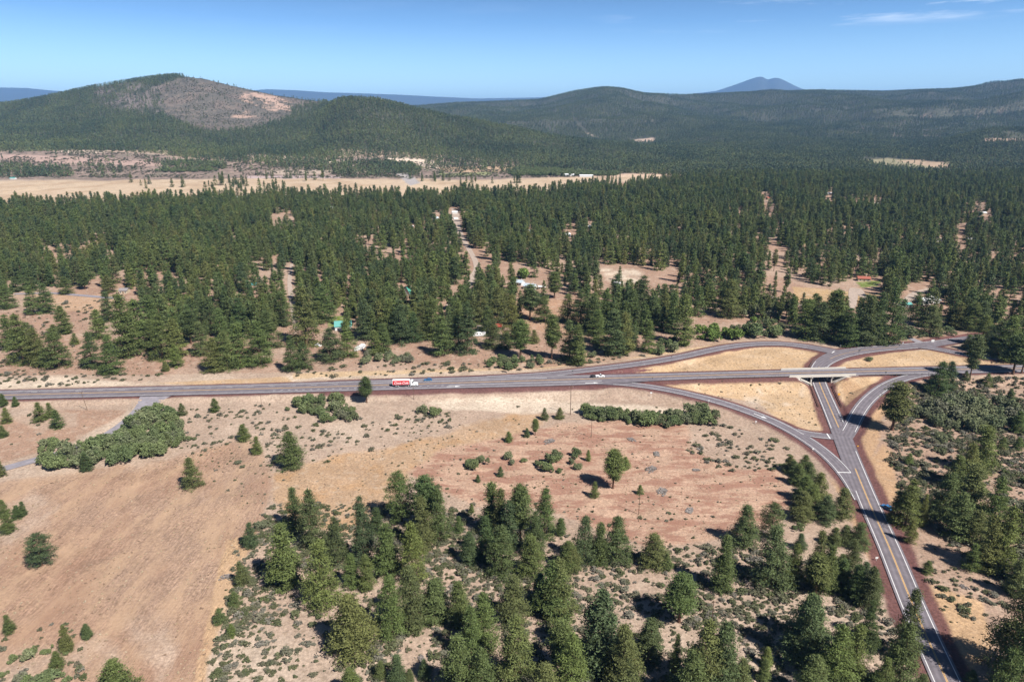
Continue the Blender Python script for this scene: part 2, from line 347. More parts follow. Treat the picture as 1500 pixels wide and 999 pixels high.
for nme in ROADS:               # cuts: nothing may rise through a road
    d, z = EDGE[nme]
    paved = nme in PAVED
    lim = z-.22+np.maximum(0, d-(1.8 if paved else .5))/1.7
    if nme == 'highway': lim = np.where((np.abs((Xn-BX)*BDIR[0]+(Yn-BY)*BDIR[1]) < BL-.5) & (np.abs(-(Xn-BX)*BDIR[1]+(Yn-BY)*BDIR[0]) < 40), 1e9, lim)
    if not paved:
        zr = np.where(d < 6, zr, zr)
        continue
    zr = np.minimum(zr, lim)
dall = np.full(Xn.shape, 1e9)
for nme in CINDER: dall = np.minimum(dall, EDGE[nme][0])
# the unpaved lanes take the ground's own height
ZT[NEAR] = zr

def tz(x, y):                    # ground height anywhere
    x = np.asarray(x, float); y = np.asarray(y, float)
    i = np.clip(np.searchsorted(GY, y)-1, 0, len(GY)-2); fy = np.clip((y-GY[i])/(GY[i+1]-GY[i]), 0, 1)
    t0 = np.clip((x/GW(y)-GT[0])/(GT[1]-GT[0]), 0, len(GT)-1.001); j = t0.astype(int); fx = t0-j
    return (ZT[i, j]*(1-fx)+ZT[i, j+1]*fx)*(1-fy)+(ZT[i+1, j]*(1-fx)+ZT[i+1, j+1]*fx)*fy
def ground_at(px, py, z0=0.0):    # photo pixel -> point on the ground
    z = float(z0)
    for _ in range(8):
        x, y = plane_at(px, py, z); zn = float(tz(x, y))
        if abs(zn-z) < .02: break
        z = .5*z+.5*zn
    x, y = plane_at(px, py, z)
    return float(x), float(y), float(tz(x, y))
GPX, GPY = project(XX, np.maximum(YY, 30), ZT)
# ================================================================== GROUND COLOURS (surface colours by zone, haze blue painted into the farthest)
def mixc(C, m, col): m = np.clip(m, 0, 1)[..., None]; return C*(1-m)+np.array(col)*m
n1 = fbm(XX, YY, 40, 31, 4); n2 = fbm(XX, YY, 40, 37, 4); n3 = fbm(XX, YY, 9, 41, 3); n4 = fbm(XX, YY, 160, 43, 4)
jx = (n1-.5)*2; jy = (n2-.5)*2
def zone(poly, amp=10, feather=None):
    m = np.zeros(XX.shape)
    for sx, sy in ((0, 0), (.5, .2), (-.5, -.2), (.2, -.6), (-.2, .6)):
        m += inpoly(GPX+jx*amp+sx*amp*.6+(n3-.5)*amp*.8, GPY+jy*amp*.5+sy*amp*.3+(n3-.5)*amp*.3, poly)
    return m/5*(YY > 30)
PINK = (.36, .272, .21); WHITE = (.50, .41, .32); TAN = (.285, .203, .150); BROWN = (.235, .135, .09); GOLD = (.43, .295, .175)
CIND = (.115, .052, .05); RED = (.235, .115, .082); FLOOR = (.19, .115, .075); OCHRE = (.36, .185, .075)
C = np.zeros(XX.shape+(3,)); C[:] = PINK
ZN = np.zeros(XX.shape+(3,))           # detail masks: R stubble rows, G heather patches, B litter mottling
# scrub ground, everywhere near
C = mixc(C, sst(n4, .35, .7)*.5, (.28, .19, .14)); C = mixc(C, sst(n1, .55, .8)*.45, WHITE)
ZN[..., 2] = .8
# ploughed field at the left
FIELD = [(-900, 700), (-100, 722), (0, 706), (120, 694), (200, 680), (300, 655), (345, 640), (372, 640), (395, 690), (390, 730), (372, 790), (345, 840), (318, 900), (310, 960), (300, 1200), (-900, 1200)]
m = zone(FIELD, 16); C = mixc(C, m, TAN); C = mixc(C, m*sst(n4, .4, .62)*.6, (.25, .145, .095)); C = mixc(C, m*sst(n2, .5, .8)*.35, (.37, .24, .15))
ZN[..., 0] = m; ZN[..., 2] *= 1-m
for p in ([(-900, 760), (0, 745), (60, 722), (100, 745), (60, 780), (20, 800), (0, 830), (-900, 900)], [(-900, 702), (0, 690), (120, 682), (230, 672), (300, 650), (290, 662), (200, 688), (80, 704), (-900, 730)],
          [(180, 900), (240, 890), (262, 960), (240, 1010), (200, 960)], [(-900, 960), (0, 940), (90, 950), (150, 925), (180, 960), (120, 1100), (-900, 1100)], [(300, 640), (360, 600), (420, 620), (380, 650)]):
    mm = zone(p, 26)*(.35+.65*sst(n2+n3, .8, 1.2)); C = mixc(C, mm*.8, PINK); ZN[..., 0] *= 1-.5*mm
mm = zone([(330, 790), (372, 780), (345, 860), (318, 930), (300, 1010), (285, 1010), (305, 900)], 8); C = mixc(C, mm*.8, (.40, .27, .16))
# brown strip between highway and willow thicket
C = mixc(C, zone([(-900, 590), (0, 612), (90, 600), (190, 600), (180, 610), (100, 650), (0, 680), (-900, 760)], 7)*.85, (.29, .18, .125))
C = mixc(C, zone([(20, 597), (110, 605), (115, 625), (60, 630), (10, 612)], 6)*.6, PINK)
# tawny grass sweep in the middle
GR = [(400, 690), (470, 670), (560, 655), (640, 640), (700, 615), (770, 603), (800, 610), (760, 640), (680, 660), (600, 690), (580, 740), (520, 790), (430, 760), (395, 730)]
m = zone(GR, 12); C = mixc(C, m*.9, (.355, .235, .145)); C = mixc(C, m*sst(n3, .5, .75)*.5, (.37, .215, .105)); C = mixc(C, m*sst(n2, .5, .7)*.5, PINK)
# red heather flat
HE = [(600, 690), (640, 660), (720, 640), (820, 620), (900, 618), (1000, 625), (1010, 660), (1090, 690), (1150, 690), (1165, 740), (1120, 775), (1050, 790), (950, 800), (860, 770), (800, 745), (700, 740), (630, 710)]
m = zone(HE, 12); C = mixc(C, m, (.37, .245, .175)); ZN[..., 1] = m; ZN[..., 2] *= 1-.7*m
# white cut slope south of the highway
for p in ([(620, 592), (700, 582), (840, 588), (930, 592), (1010, 598), (985, 606), (880, 603), (760, 605), (650, 602)], [(1050, 566), (1110, 558), (1150, 556), (1160, 575), (1130, 592), (1095, 584), (1060, 572)],
          [(-900, 560), (0, 556), (100, 553), (190, 558), (230, 562), (0, 570), (-900, 580)], [(410, 553), (520, 550), (560, 550), (480, 557), (430, 560)]):
    C = mixc(C, zone(p, 9)*(.55+.45*sst(n3, .35, .6)), WHITE)
C = mixc(C, zone([(430, 556), (640, 546), (800, 540), (960, 522), (1080, 500), (1060, 495), (900, 515), (700, 535), (430, 548)], 4)*.8, (.44, .31, .18))
C = mixc(C, zone([(230, 560), (420, 552), (430, 560), (300, 564)], 4)*.8, (.42, .28, .16))
# golden grass islands at the interchange
for p in ([(890, 553), (960, 531), (1010, 518), (1080, 508), (1180, 505), (1215, 515), (1190, 536), (1150, 545)], [(1215, 540), (1245, 528), (1300, 514), (1370, 513), (1470, 530), (1560, 535), (1560, 540)],
          [(1100, 556), (1190, 553), (1210, 600), (1210, 636), (1150, 625), (1110, 590), (1000, 572), (950, 558)], [(1210, 552), (1320, 551), (1270, 580), (1240, 625), (1225, 600)]):
    m = zone(p, 3); C = mixc(C, m*.92, GOLD); C = mixc(C, m*sst(n3, .5, .75)*.5, (.50, .37, .25)); C = mixc(C, m*sst(n1, .5, .75)*.5, (.36, .235, .13)); ZN[..., 2] *= 1-.4*m
C = mixc(C, zone([(1040, 560), (1110, 556), (1180, 560), (1170, 585), (1130, 605), (1080, 590)], 14)*.85*sst(n3+n1, .75, 1.15), (.47, .39, .31))
# right side rougher, redder soil
m = zone([(1290, 560), (1700, 540), (1900, 1100), (1420, 1100), (1300, 760), (1275, 650)], 14); C = mixc(C, m*.5, (.27, .165, .115))
for p in ([(1300, 860), (1345, 850), (1440, 880), (1450, 960), (1400, 1000), (1340, 900)], [(1215, 700), (1262, 745), (1285, 800), (1310, 860), (1300, 880), (1262, 800)], [(1230, 545), (1300, 590), (1285, 640), (1270, 700), (1262, 690), (1250, 640)],
          [(1290, 650), (1265, 690), (1290, 730), (1300, 760), (1310, 730), (1310, 670)]):
    mm = zone(p, 9); C = mixc(C, mm*.9, (.40, .262, .150) if p[0][0] == 1300 else (.37, .235, .135)); ZN[..., 2] *= 1-.5*mm
# forest floor north of the highway
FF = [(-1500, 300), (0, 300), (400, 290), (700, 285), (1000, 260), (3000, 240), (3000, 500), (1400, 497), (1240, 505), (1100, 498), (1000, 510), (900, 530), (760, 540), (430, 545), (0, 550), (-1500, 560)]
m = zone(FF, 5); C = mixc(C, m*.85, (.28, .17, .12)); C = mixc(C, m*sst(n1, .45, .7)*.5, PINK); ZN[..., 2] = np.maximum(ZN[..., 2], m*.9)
PALE = [[(880, 395), (930, 395), (945, 410), (900, 420)], [(1240, 410), (1290, 405), (1290, 425), (1245, 425)], [(740, 440), (860, 440), (860, 500), (760, 480)], [(1160, 420), (1290, 430), (1290, 445), (1165, 442)]]
C = mixc(C, zone(PALE[0], 12)*(.4+.6*sst(n3, .4, .6)), WHITE); C = mixc(C, zone(PALE[3], 4)*.8, (.40, .27, .14)); C = mixc(C, zone(PALE[2], 5)*.7, (.36, .22, .14))
C = mixc(C, zone([(40, 430), (175, 434), (180, 450), (150, 460), (60, 455)], 4)*.8, (.38, .25, .16))
for q in ([(1255, 413), (1290, 411), (1286, 419), (1262, 421)], [(478, 464), (512, 462), (510, 474), (482, 480)]):
    C = mixc(C, zone(q, 2), (.13, .17, .04))
# the meadow belt and what lies beyond
ME = [(-2500, 262), (0, 266), (150, 264), (300, 262), (420, 261), (560, 262), (700, 264), (900, 258), (1000, 256), (980, 262), (900, 268), (800, 280), (700, 288), (560, 292), (400, 295), (0, 304), (-2500, 330)]
m = zone(ME, 4); C = mixc(C, m, (.44, .335, .235)); C = mixc(C, m*sst(n1, .45, .65)*.6, (.34, .235, .15)); C = mixc(C, m*sst(n4, .5, .65)*.5, (.50, .38, .26)); ZN[..., 2] *= 1-.8*m
far = YY > 1650
SC = [(-2500, 215), (0, 222), (130, 221), (240, 228), (300, 236), (420, 238), (520, 230), (620, 232), (740, 240), (930, 252), (900, 258), (700, 263), (420, 261), (150, 264), (-2500, 262)]
m = zone(SC, 4); C = mixc(C, m, (.17, .125, .105)); C = mixc(C, m*sst(n3, .5, .7)*.6, (.34, .25, .20)); C = mixc(C, m*sst(n2, .55, .75)*.5, (.13, .13, .09))
for p, c in (([(0, 226), (70, 228), (140, 232), (230, 236), (240, 244), (120, 240), (40, 236), (0, 234)], (.36, .25, .21)), ([(80, 222), (140, 220), (160, 224), (120, 226)], (.5, .40, .32)),
             ([(560, 231), (610, 230), (640, 240), (665, 247), (640, 250), (600, 242), (575, 236)], (.56, .45, .36)), ([(480, 235), (505, 235), (505, 239), (480, 240)], (.55, .45, .36)),
             ([(640, 245), (760, 243), (760, 253), (650, 252)], (.42, .29, .19)), ([(580, 255), (600, 253), (615, 268), (600, 272)], (.33, .30, .29)),
             ([(360, 258), (500, 258), (500, 261), (360, 262)], (.40, .31, .30)), ([(380, 254), (420, 250), (560, 247), (560, 252), (420, 256)], (.38, .30, .24)),
             ([(640, 254), (720, 252), (720, 257), (650, 259)], (.20, .21, .10)), ([(850, 256), (1060, 255), (1060, 257.5), (850, 259)], (.50, .36, .26))):
    C = mixc(C, zone(p, 2.5), c)
# hills
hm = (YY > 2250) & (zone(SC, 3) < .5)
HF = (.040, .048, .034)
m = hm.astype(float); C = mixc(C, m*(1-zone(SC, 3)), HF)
BALD = [(232, 126), (270, 113), (300, 110), (345, 119), (400, 134), (445, 141), (478, 150), (455, 155), (430, 162), (418, 172), (395, 182), (340, 192), (295, 190), (262, 176), (240, 168), (236, 150)]
nb1 = fbm(XX, YY, 70, 61, 4); nb2 = fbm(XX, YY, 25, 63, 3)
mb = zone(BALD, 5); C = mixc(C, mb*.95, (.082, .076, .066)); C = mixc(C, mb*sst(nb1, .5, .68)*.6, (.125, .095, .082)); C = mixc(C, mb*sst(nb2, .6, .75)*.5, (.20, .155, .13))
for p in ([(360, 134), (395, 136), (425, 150), (428, 163), (400, 164), (375, 155), (350, 147)], [(340, 170), (362, 162), (376, 170), (350, 176)]):
    C = mixc(C, zone(p, 4)*sst(nb2+nb1, .75, 1.05), (.38, .26, .205))
MIX = [(140, 128), (200, 122), (236, 126), (240, 168), (180, 165), (130, 150)]
mm = zone(MIX, 6); C = mixc(C, mm*.8*sst(nb1, .4, .6), (.15, .125, .12))
for p in ([(1225, 196), (1290, 182), (1370, 165), (1385, 168), (1310, 187), (1240, 202)], [(1300, 190), (1380, 190), (1378, 202), (1320, 204), (1300, 200)], [(1425, 167), (1440, 168), (1438, 175), (1424, 172)], [(1455, 168), (1490, 170), (1480, 174)]):
    C = mixc(C, zone(p, 3)*sst(nb2+nb1, .95, 1.15)*.6, (.17, .12, .10))
for p, c in (([(1268, 234), (1300, 232), (1390, 240), (1385, 250), (1330, 246), (1280, 242)], (.22, .20, .12)), ([(1310, 236), (1350, 234), (1388, 241), (1385, 248)], (.36, .26, .18)),
             ([(1440, 203), (1560, 204), (1560, 208), (1440, 207)], (.34, .24, .18)), ([(925, 205), (958, 202), (960, 207), (930, 209)], (.44, .33, .26)), ([(855, 193), (880, 203), (900, 210), (880, 206)], (.35, .28, .22))):
    C = mixc(C, zone(p, 2), c)
C = mixc(C, sst(YY, 9000, 12000), (.028, .040, .045))  # distant mountains: blue of the haze painted into their colour
# cinder shoulders, from the true distance to the asphalt
sub = C[NEAR]; sn3 = n3[NEAR]; sz = ZN[NEAR]
for nme in CINDER:
    d = EDGE[nme][0]+(sn3-.5)*2.2
    w = 4.0 if nme == 'side_road' else 3.0
    if nme == 'highway': w = np.where((Xn < 200) & (Xn > -110), 5.0, 2.2)
    mm = 1-sst(d, w-.9, w+1.0)
    sub = mixc(sub, mm*.95, CIND); sz[..., 2] *= 1-mm; sz[..., 1] *= 1-mm; sz[..., 0] *= 1-mm
# the red wedge between the two ramps
sub = np.where((inpoly(GPX[NEAR], GPY[NEAR], [(1172, 638), (1222, 646), (1240, 684), (1205, 660)]) | inpoly(GPX[NEAR], GPY[NEAR], [(790, 553), (900, 547), (900, 553), (960, 541), (900, 540), (800, 551)]))[..., None], np.array(CIND)*1.15, sub)
C[NEAR] = sub; ZN[NEAR] = sz
# slope paving under the bridge
u = (Xn-BX)*BDIR[0]+(Yn-BY)*BDIR[1]; v = -(Xn-BX)*BDIR[1]+(Yn-BY)*BDIR[0]
pv = (np.abs(v) < 8.0) & (np.abs(u) < BL+1) & (np.abs(u) > 6.6)
sub = C[NEAR]; sub[pv] = (.45, .42, .38); C[NEAR] = sub; sz = ZN[NEAR]; sz[pv] = 0; ZN[NEAR] = sz

def ground_material():
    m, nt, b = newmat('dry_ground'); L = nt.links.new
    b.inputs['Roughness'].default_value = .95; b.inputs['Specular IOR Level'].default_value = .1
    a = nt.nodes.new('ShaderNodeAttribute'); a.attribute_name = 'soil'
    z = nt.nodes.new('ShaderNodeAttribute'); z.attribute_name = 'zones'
    sp = nt.nodes.new('ShaderNodeSeparateColor'); L(z.outputs['Color'], sp.inputs[0])
    geo = nt.nodes.new('ShaderNodeNewGeometry')
    def noise(scale, detail=5, vec=None, rough=.6):
        n = nt.nodes.new('ShaderNodeTexNoise'); n.inputs['Scale'].default_value = scale; n.inputs['Detail'].default_value = detail
        n.inputs['Roughness'].default_value = rough; L(vec or geo.outputs['Position'], n.inputs['Vector']); return n
    def mapping(rot, sc):
        mp = nt.nodes.new('ShaderNodeMapping'); mp.inputs['Rotation'].default_value = rot; mp.inputs['Scale'].default_value = sc
        L(geo.outputs['Position'], mp.inputs['Vector']); return mp.outputs[0]
    def ramp(fac, stops):
        r = nt.nodes.new('ShaderNodeValToRGB'); e = r.color_ramp.elements
        while len(e) < len(stops): e.new(.5)
        for q, (p, c) in zip(e, stops): q.position = p; q.color = c if len(c) == 4 else tuple(c)+(1,)
        L(fac, r.inputs[0]); return r.outputs[0]
    def mix(f, A, B, mode='MIX'):
        x = nt.nodes.new('ShaderNodeMix'); x.data_type = 'RGBA'; x.blend_type = mode
        for s, v in ((0, f), (6, A), (7, B)):
            if hasattr(v, 'links') or hasattr(v, 'is_linked'): L(v, x.inputs[s])
            else: x.inputs[s].default_value = v if s == 0 else tuple(v)+(1,)
        return x.outputs[2]
    def mul(A, B):
        x = nt.nodes.new('ShaderNodeMath'); x.operation = 'MULTIPLY'
        for s, v in ((0, A), (1, B)):
            if isinstance(v, (int, float)): x.inputs[s].default_value = v
            else: L(v, x.inputs[s])
        return x.outputs[0]
    g = lambda v: (v, v, v)
    c = a.outputs['Color']
    # overall grain
    c = mix(1.0, c, ramp(noise(.9, 6).outputs[0], [(.25, g(.62)), (.75, g(1.36))]), 'MULTIPLY')
    c = mix(1.0, c, ramp(noise(2.6, 3).outputs[0], [(.3, g(.8)), (.7, g(1.2))]), 'MULTIPLY')
    c = mix(1.0, c, ramp(noise(.06, 5).outputs[0], [(.3, g(.86)), (.7, g(1.13))]), 'MULTIPLY')
    # stubble rows, running away from the viewpoint, bent a little
    rows = noise(1.0, 4, mapping((0, 0, R(-22)), (2.6, .22, 1))).outputs[0]
    c = mix(mul(sp.outputs[0], .9), c, mix(1.0, c, ramp(rows, [(.3, (.72, .67, .63)), (.5, g(1)), (.64, (1.3, 1.27, 1.24))]), 'MULTIPLY'))
    blot = noise(.10, 6, mapping((0, 0, R(-40)), (1, .35, 1)), .7).outputs[0]
    c = mix(mul(sp.outputs[0], ramp(blot, [(.45, g(0)), (.62, g(.65))])), c, (.40, .27, .175))
    bl2 = noise(.045, 5, mapping((0, 0, R(-60)), (1, .5, 1)), .65).outputs[0]
    c = mix(mul(sp.outputs[0], ramp(bl2, [(.50, g(0)), (.66, g(.5))])), c, (.245, .14, .095))
    # heather streaks
    hs = noise(.16, 7, mapping((0, 0, R(8)), (.38, 1, 1)), .68).outputs[0]
    c = mix(mul(sp.outputs[1], ramp(hs, [(.465, g(0)), (.56, g(.75))])), c, RED)
    # litter and small dead tufts on scrub soil
    sc = noise(.55, 6, None, .7).outputs[0]
    c = mix(mul(sp.outputs[2], ramp(sc, [(.52, g(0)), (.66, g(.75))])), c, (.19, .145, .10))
    s2 = noise(.22, 5, None, .6).outputs[0]
    c = mix(mul(sp.outputs[2], ramp(s2, [(.52, g(0)), (.7, g(.55))])), c, (.46, .37, .29))
    L(c, b.inputs['Base Color'])
    bm = nt.nodes.new('ShaderNodeBump'); bm.inputs['Strength'].default_value = .5; bm.inputs['Distance'].default_value = .35
    L(noise(1.3, 4).outputs[0], bm.inputs['Height']); L(bm.outputs[0], b.inputs['Normal'])
    return m
nr, nc = XX.shape
idx = np.arange(nr*nc).reshape(nr, nc)
Q = np.stack([idx[:-1, :-1], idx[:-1, 1:], idx[1:, 1:], idx[1:, :-1]], -1).reshape(-1, 4)
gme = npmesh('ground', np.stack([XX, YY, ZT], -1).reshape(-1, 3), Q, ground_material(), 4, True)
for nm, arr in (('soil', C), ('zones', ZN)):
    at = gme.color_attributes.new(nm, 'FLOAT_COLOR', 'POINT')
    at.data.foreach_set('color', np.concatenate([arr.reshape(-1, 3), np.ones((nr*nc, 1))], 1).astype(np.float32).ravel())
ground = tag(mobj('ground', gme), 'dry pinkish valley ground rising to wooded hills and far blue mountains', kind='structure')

# ================================================================== ROAD SURFACES AND PAINT
def asphalt(name, col, var=.17, streak=True):
    m, nt, b = newmat(name); L = nt.links.new
    b.inputs['Roughness'].default_value = .85
    geo = nt.nodes.new('ShaderNodeNewGeometry'); uv = nt.nodes.new('ShaderNodeAttribute'); uv.attribute_name = 'across'
    n = nt.nodes.new('ShaderNodeTexNoise'); n.inputs['Scale'].default_value = .35; n.inputs['Detail'].default_value = 6; L(geo.outputs['Position'], n.inputs['Vector'])
    r = nt.nodes.new('ShaderNodeValToRGB'); r.color_ramp.elements[0].position = .3; r.color_ramp.elements[1].position = .7
    r.color_ramp.elements[0].color = tuple(c*(1-var) for c in col)+(1,); r.color_ramp.elements[1].color = tuple(c*(1+var) for c in col)+(1,)
    L(n.outputs[0], r.inputs[0])
    # worn wheel tracks across the width, from the real distance to the centre line
    sp = nt.nodes.new('ShaderNodeSeparateColor'); L(uv.outputs['Color'], sp.inputs[0])
    w = nt.nodes.new('ShaderNodeMath'); w.operation = 'MULTIPLY'; w.inputs[1].default_value = 20*2*math.pi/1.83; L(sp.outputs[0], w.inputs[0])
    s = nt.nodes.new('ShaderNodeMath'); s.operation = 'COSINE'; L(w.outputs[0], s.inputs[0])
    k = nt.nodes.new('ShaderNodeMath'); k.operation = 'MULTIPLY_ADD'; k.inputs[1].default_value = .13 if streak else 0; k.inputs[2].default_value = .97; L(s.outputs[0], k.inputs[0])
    mx = nt.nodes.new('ShaderNodeMix'); mx.data_type = 'RGBA'; mx.blend_type = 'MULTIPLY'; mx.inputs[0].default_value = 1
    L(r.outputs[0], mx.inputs[6]); cc = nt.nodes.new('ShaderNodeCombineColor')
    for i in range(3): L(k.outputs[0], cc.inputs[i])
    L(cc.outputs[0], mx.inputs[7]); L(mx.outputs[2], b.inputs['Base Color'])
    return m
M = {}
M['asphalt'] = asphalt('grey_asphalt', (.152, .134, .148)); M['old_asphalt'] = asphalt('pale_asphalt', (.235, .215, .235), streak=False)
M['gravel'] = asphalt('gravel', (.36, .285, .235), streak=False)
M['white_paint'] = plain('white_road_paint', (.66, .65, .64), .6, .10, .8); M['yellow_paint'] = plain('yellow_road_paint', (.60, .36, .12), .6, .12, .8)
M['concrete'] = plain('pale_concrete', (.56, .52, .46), .85, .10, .6); M['steel'] = plain('galvanised_steel', (.22, .20, .20), .55, .15, 2, .3)
M['wood_pole'] = plain('weathered_pole_wood', (.13, .085, .06), .9, .2, 3)
M['sign_back'] = plain('grey_sign_metal', (.10, .10, .10), .5, .1, 3); M['sign_white'] = plain('white_sign_face', (.7, .7, .68), .5, .05, 3)
M['sign_yellow'] = plain('yellow_sign_face', (.75, .38, .03), .5, .05, 3)
def frames(P):
    T = np.gradient(P[:, :2], axis=0); T /= np.linalg.norm(T, axis=1)[:, None]
    return T, np.stack([-T[:, 1], T[:, 0]], 1)        # left normal
def ribbon(name, P, a, b, lift, mat, parent=None, n=1, drape=False):
    """strip from offset a to offset b (left positive) along the rows of P"""
    T, Nn = frames(P); a = np.broadcast_to(a, len(P)); b = np.broadcast_to(b, len(P))
    V = []; A = []
    for k in range(n+1):
        o = a+(b-a)*k/n; xy = P[:, :2]+Nn*o[:, None]
        z = tz(xy[:, 0], xy[:, 1])+lift if drape else P[:, 2]+lift
        V.append(np.column_stack([xy, z])); A.append(o)
    V = np.array(V); m = len(P); ii = np.arange((n+1)*m).reshape(n+1, m)
    Qd = np.stack([ii[:-1, :-1], ii[:-1, 1:], ii[1:, 1:], ii[1:, :-1]], -1).reshape(-1, 4)
    me = npmesh(name, V.reshape(-1, 3), Qd, mat)
    if me.polygons[0].normal.z < 0: me.flip_normals()
    at = me.color_attributes.new('across', 'FLOAT_COLOR', 'POINT'); o = np.array(A).ravel()/20
    at.data.foreach_set('color', np.column_stack([o, o, o, np.ones_like(o)]).astype(np.float32).ravel())
    return mobj(name, me, parent)
def seg(P, s0, s1):
    """rows of P between two arc lengths"""
    s = np.r_[0, np.cumsum(np.linalg.norm(np.diff(P[:, :2], axis=0), axis=1))]
    q = np.r_[s0, s[(s > s0) & (s < s1)], s1]
    return np.column_stack([np.interp(q, s, P[:, k]) for k in range(P.shape[1])])
def arclen(P): return float(np.sum(np.linalg.norm(np.diff(P[:, :2], axis=0), axis=1)))
def s_at(P, px, py):
    X, Y = plane_at(px, py, 2.0); s = np.r_[0, np.cumsum(np.linalg.norm(np.diff(P[:, :2], axis=0), axis=1))]
    return float(s[np.argmin(np.hypot(P[:, 0]-X, P[:, 1]-Y))])
LIFT = {'highway': .06, 'side_road': .05, 'off_ramp': .02, 'on_ramp': .03, 'slip_lane': .0, 'loop_ramp': .04, 'north_ramp': .01, 'driveway': -.02, 'access_road': -.03}
LBL = {'highway': 'grey four lane highway running straight across the valley and over the bridge', 'side_road': 'two lane side road passing under the highway bridge to the bottom right corner',
 'off_ramp': 'curved ramp leaving the highway down to the side road, south west of the bridge', 'on_ramp': 'curved ramp climbing from the side road to the highway, east of the bridge', 'slip_lane': 'short slip lane joining the off ramp to the side road',
 'loop_ramp': 'long curved ramp on the north side of the highway', 'north_ramp': 'narrow ramp north east of the bridge behind tall pines', 'driveway': 'short paved driveway entering the trees north of the junction', 'access_road': 'pale narrow access road running past the willow thicket'}
for nme in PAVED:
    P = ROADS[nme]
    if nme == 'highway': L_ = P[:, 3]; R_ = -P[:, 4]
    else: L_ = P[:, 3]; R_ = -P[:, 4]
    o = ribbon(nme, P, R_, L_, LIFT[nme], M['old_asphalt'] if nme in ('access_road', 'driveway') else M['asphalt'], n=8)
    tag(o, LBL[nme], kind='structure')
for nme, lb in (('forest_lane', 'pale gravel lane climbing between the pines to a small yard'), ('farm_track', 'grey farm track leading to the small tan shed at the left'), ('village_lane', 'gravel lane winding past the houses at the right'), ('gravel_track', 'dusty gravel track through the pines at the left')):
    P = ROADS[nme]; tag(ribbon(nme, P, -P[:, 4], P[:, 3], .22, M['gravel'] if nme != 'farm_track' else M['old_asphalt'], n=3, drape=True), lb, kind='structure')
PL = .012
def line(name, road, off, w, s0=None, s1=None, mat='white_paint', extra=0):
    P = ROADS[road]; s0 = 0 if s0 is None else s0; s1 = arclen(P) if s1 is None else s1
    Q_ = seg(P, max(0, s0), min(arclen(P), s1)); off_ = off(Q_) if callable(off) else off
    o = ribbon(name, Q_, off_-w/2, off_+w/2, LIFT[road]+PL+extra, M[mat], bpy.data.objects[road]); return o
HWP = ROADS['highway']; hl = arclen(HWP)
sB = s_at(HWP, 1190, 546)
s = 0
# highway: double yellow, edge lines, dashes in the passing lane, turn bay
line('centre_line', 'highway', -.12, .22, mat='yellow_paint'); line('centre_line', 'highway', .32, .22, mat='yellow_paint')
line('edge_line', 'highway', lambda Q_: Q_[:, 3]-np.clip(Q_[:, 3]-3.9, .4, 2.2), .22)
line('edge_line', 'highway', lambda Q_: -Q_[:, 4]+np.clip(Q_[:, 4]-3.9, .4, 1.8), .22, s_at(HWP, 960, 552))
line('edge_line', 'highway', lambda Q_: -Q_[:, 4]+1.6, .22, 0, s_at(HWP, 880, 555))
q = s_at(HWP, 40, 578); e0 = s_at(HWP, 500, 566)
while q < e0: line('lane_dash', 'highway', 3.75, .2, q, q+3.4); q += 12.2
q = s_at(HWP, 400, 569); e0 = s_at(HWP, 655, 561)
while q < e0: line('lane_dash', 'highway', -3.6, .25, q, q+1.5); q += 4.2
line('edge_line', 'highway', -3.7, .3, s_at(HWP, 655, 561), s_at(HWP, 880, 555))
line('edge_line', 'highway', 3.9, .3, s_at(HWP, 540, 565), s_at(HWP, 800, 557))
# side road and ramps
SR = ROADS['side_road']
j0 = s_at(SR, 1250, 676); j1 = s_at(SR, 1229, 626); b1 = s_at(SR, 1203, 533)
for a0, a1 in ((0, j0-4), (j1+6, b1)):
    line('centre_line', 'side_road', -.16, .17, a0, a1, 'yellow_paint'); line('centre_line', 'side_road', .16, .17, a0, a1, 'yellow_paint')
line('centre_line', 'side_road', 0, .2, s_at(SR, 1222, 524), s_at(SR, 1320, 508), 'yellow_paint')
line('edge_line', 'side_road', 3.45, .22, 0, s_at(SR, 1263, 712)); line('edge_line', 'side_road', lambda Q_: Q_[:, 3]-.75, .24, j1+4, s_at(SR, 1209, 529))
line('edge_line', 'side_road', -3.45, .22, 0, s_at(SR, 1240, 655)); line('edge_line', 'side_road', -3.5, .24, j1, s_at(SR, 1206, 532))
line('edge_line', 'side_road', lambda Q_: -Q_[:, 4]+.8, .24, s_at(SR, 1206, 532), s_at(SR, 1345, 505)); line('edge_line', 'side_road', lambda Q_: Q_[:, 3]-.8, .24, s_at(SR, 1270, 512), s_at(SR, 1407, 497))
OR = ROADS['off_ramp']
line('edge_line', 'off_ramp', 2.7, .24, s_at(OR, 885, 560), s_at(OR, 1168, 636)); line('edge_line', 'off_ramp', -2.6, .24, s_at(OR, 900, 561), s_at(OR, 1262, 733), extra=.055)
line('edge_line', 'off_ramp', 3.0, .24, s_at(OR, 1172, 638), s_at(OR, 1233, 687), extra=.055)
SL = ROADS['slip_lane']; line('edge_line', 'slip_lane', -2.6, .24, 12, arclen(SL)-8, extra=.06); line('edge_line', 'slip_lane', 2.7, .24, 6, arclen(SL)-10, extra=.06)
ON = ROADS['on_ramp']; line('edge_line', 'on_ramp', 2.6, .24, 8, s_at(ON, 1340, 550)); line('edge_line', 'on_ramp', -2.8, .24, 10, s_at(ON, 1390, 545))
LR = ROADS['loop_ramp']; line('edge_line', 'loop_ramp', 3.0, .2, 30, s_at(LR, 1180, 507)); line('edge_line', 'loop_ramp', -3.0, .2, 60, s_at(LR, 1180, 507))
line('edge_line', 'north_ramp', -2.8, .2, 6, arclen(ROADS['north_ramp'])-60); line('edge_line', 'north_ramp', 2.8, .2, 20, arclen(ROADS['north_ramp'])-60)
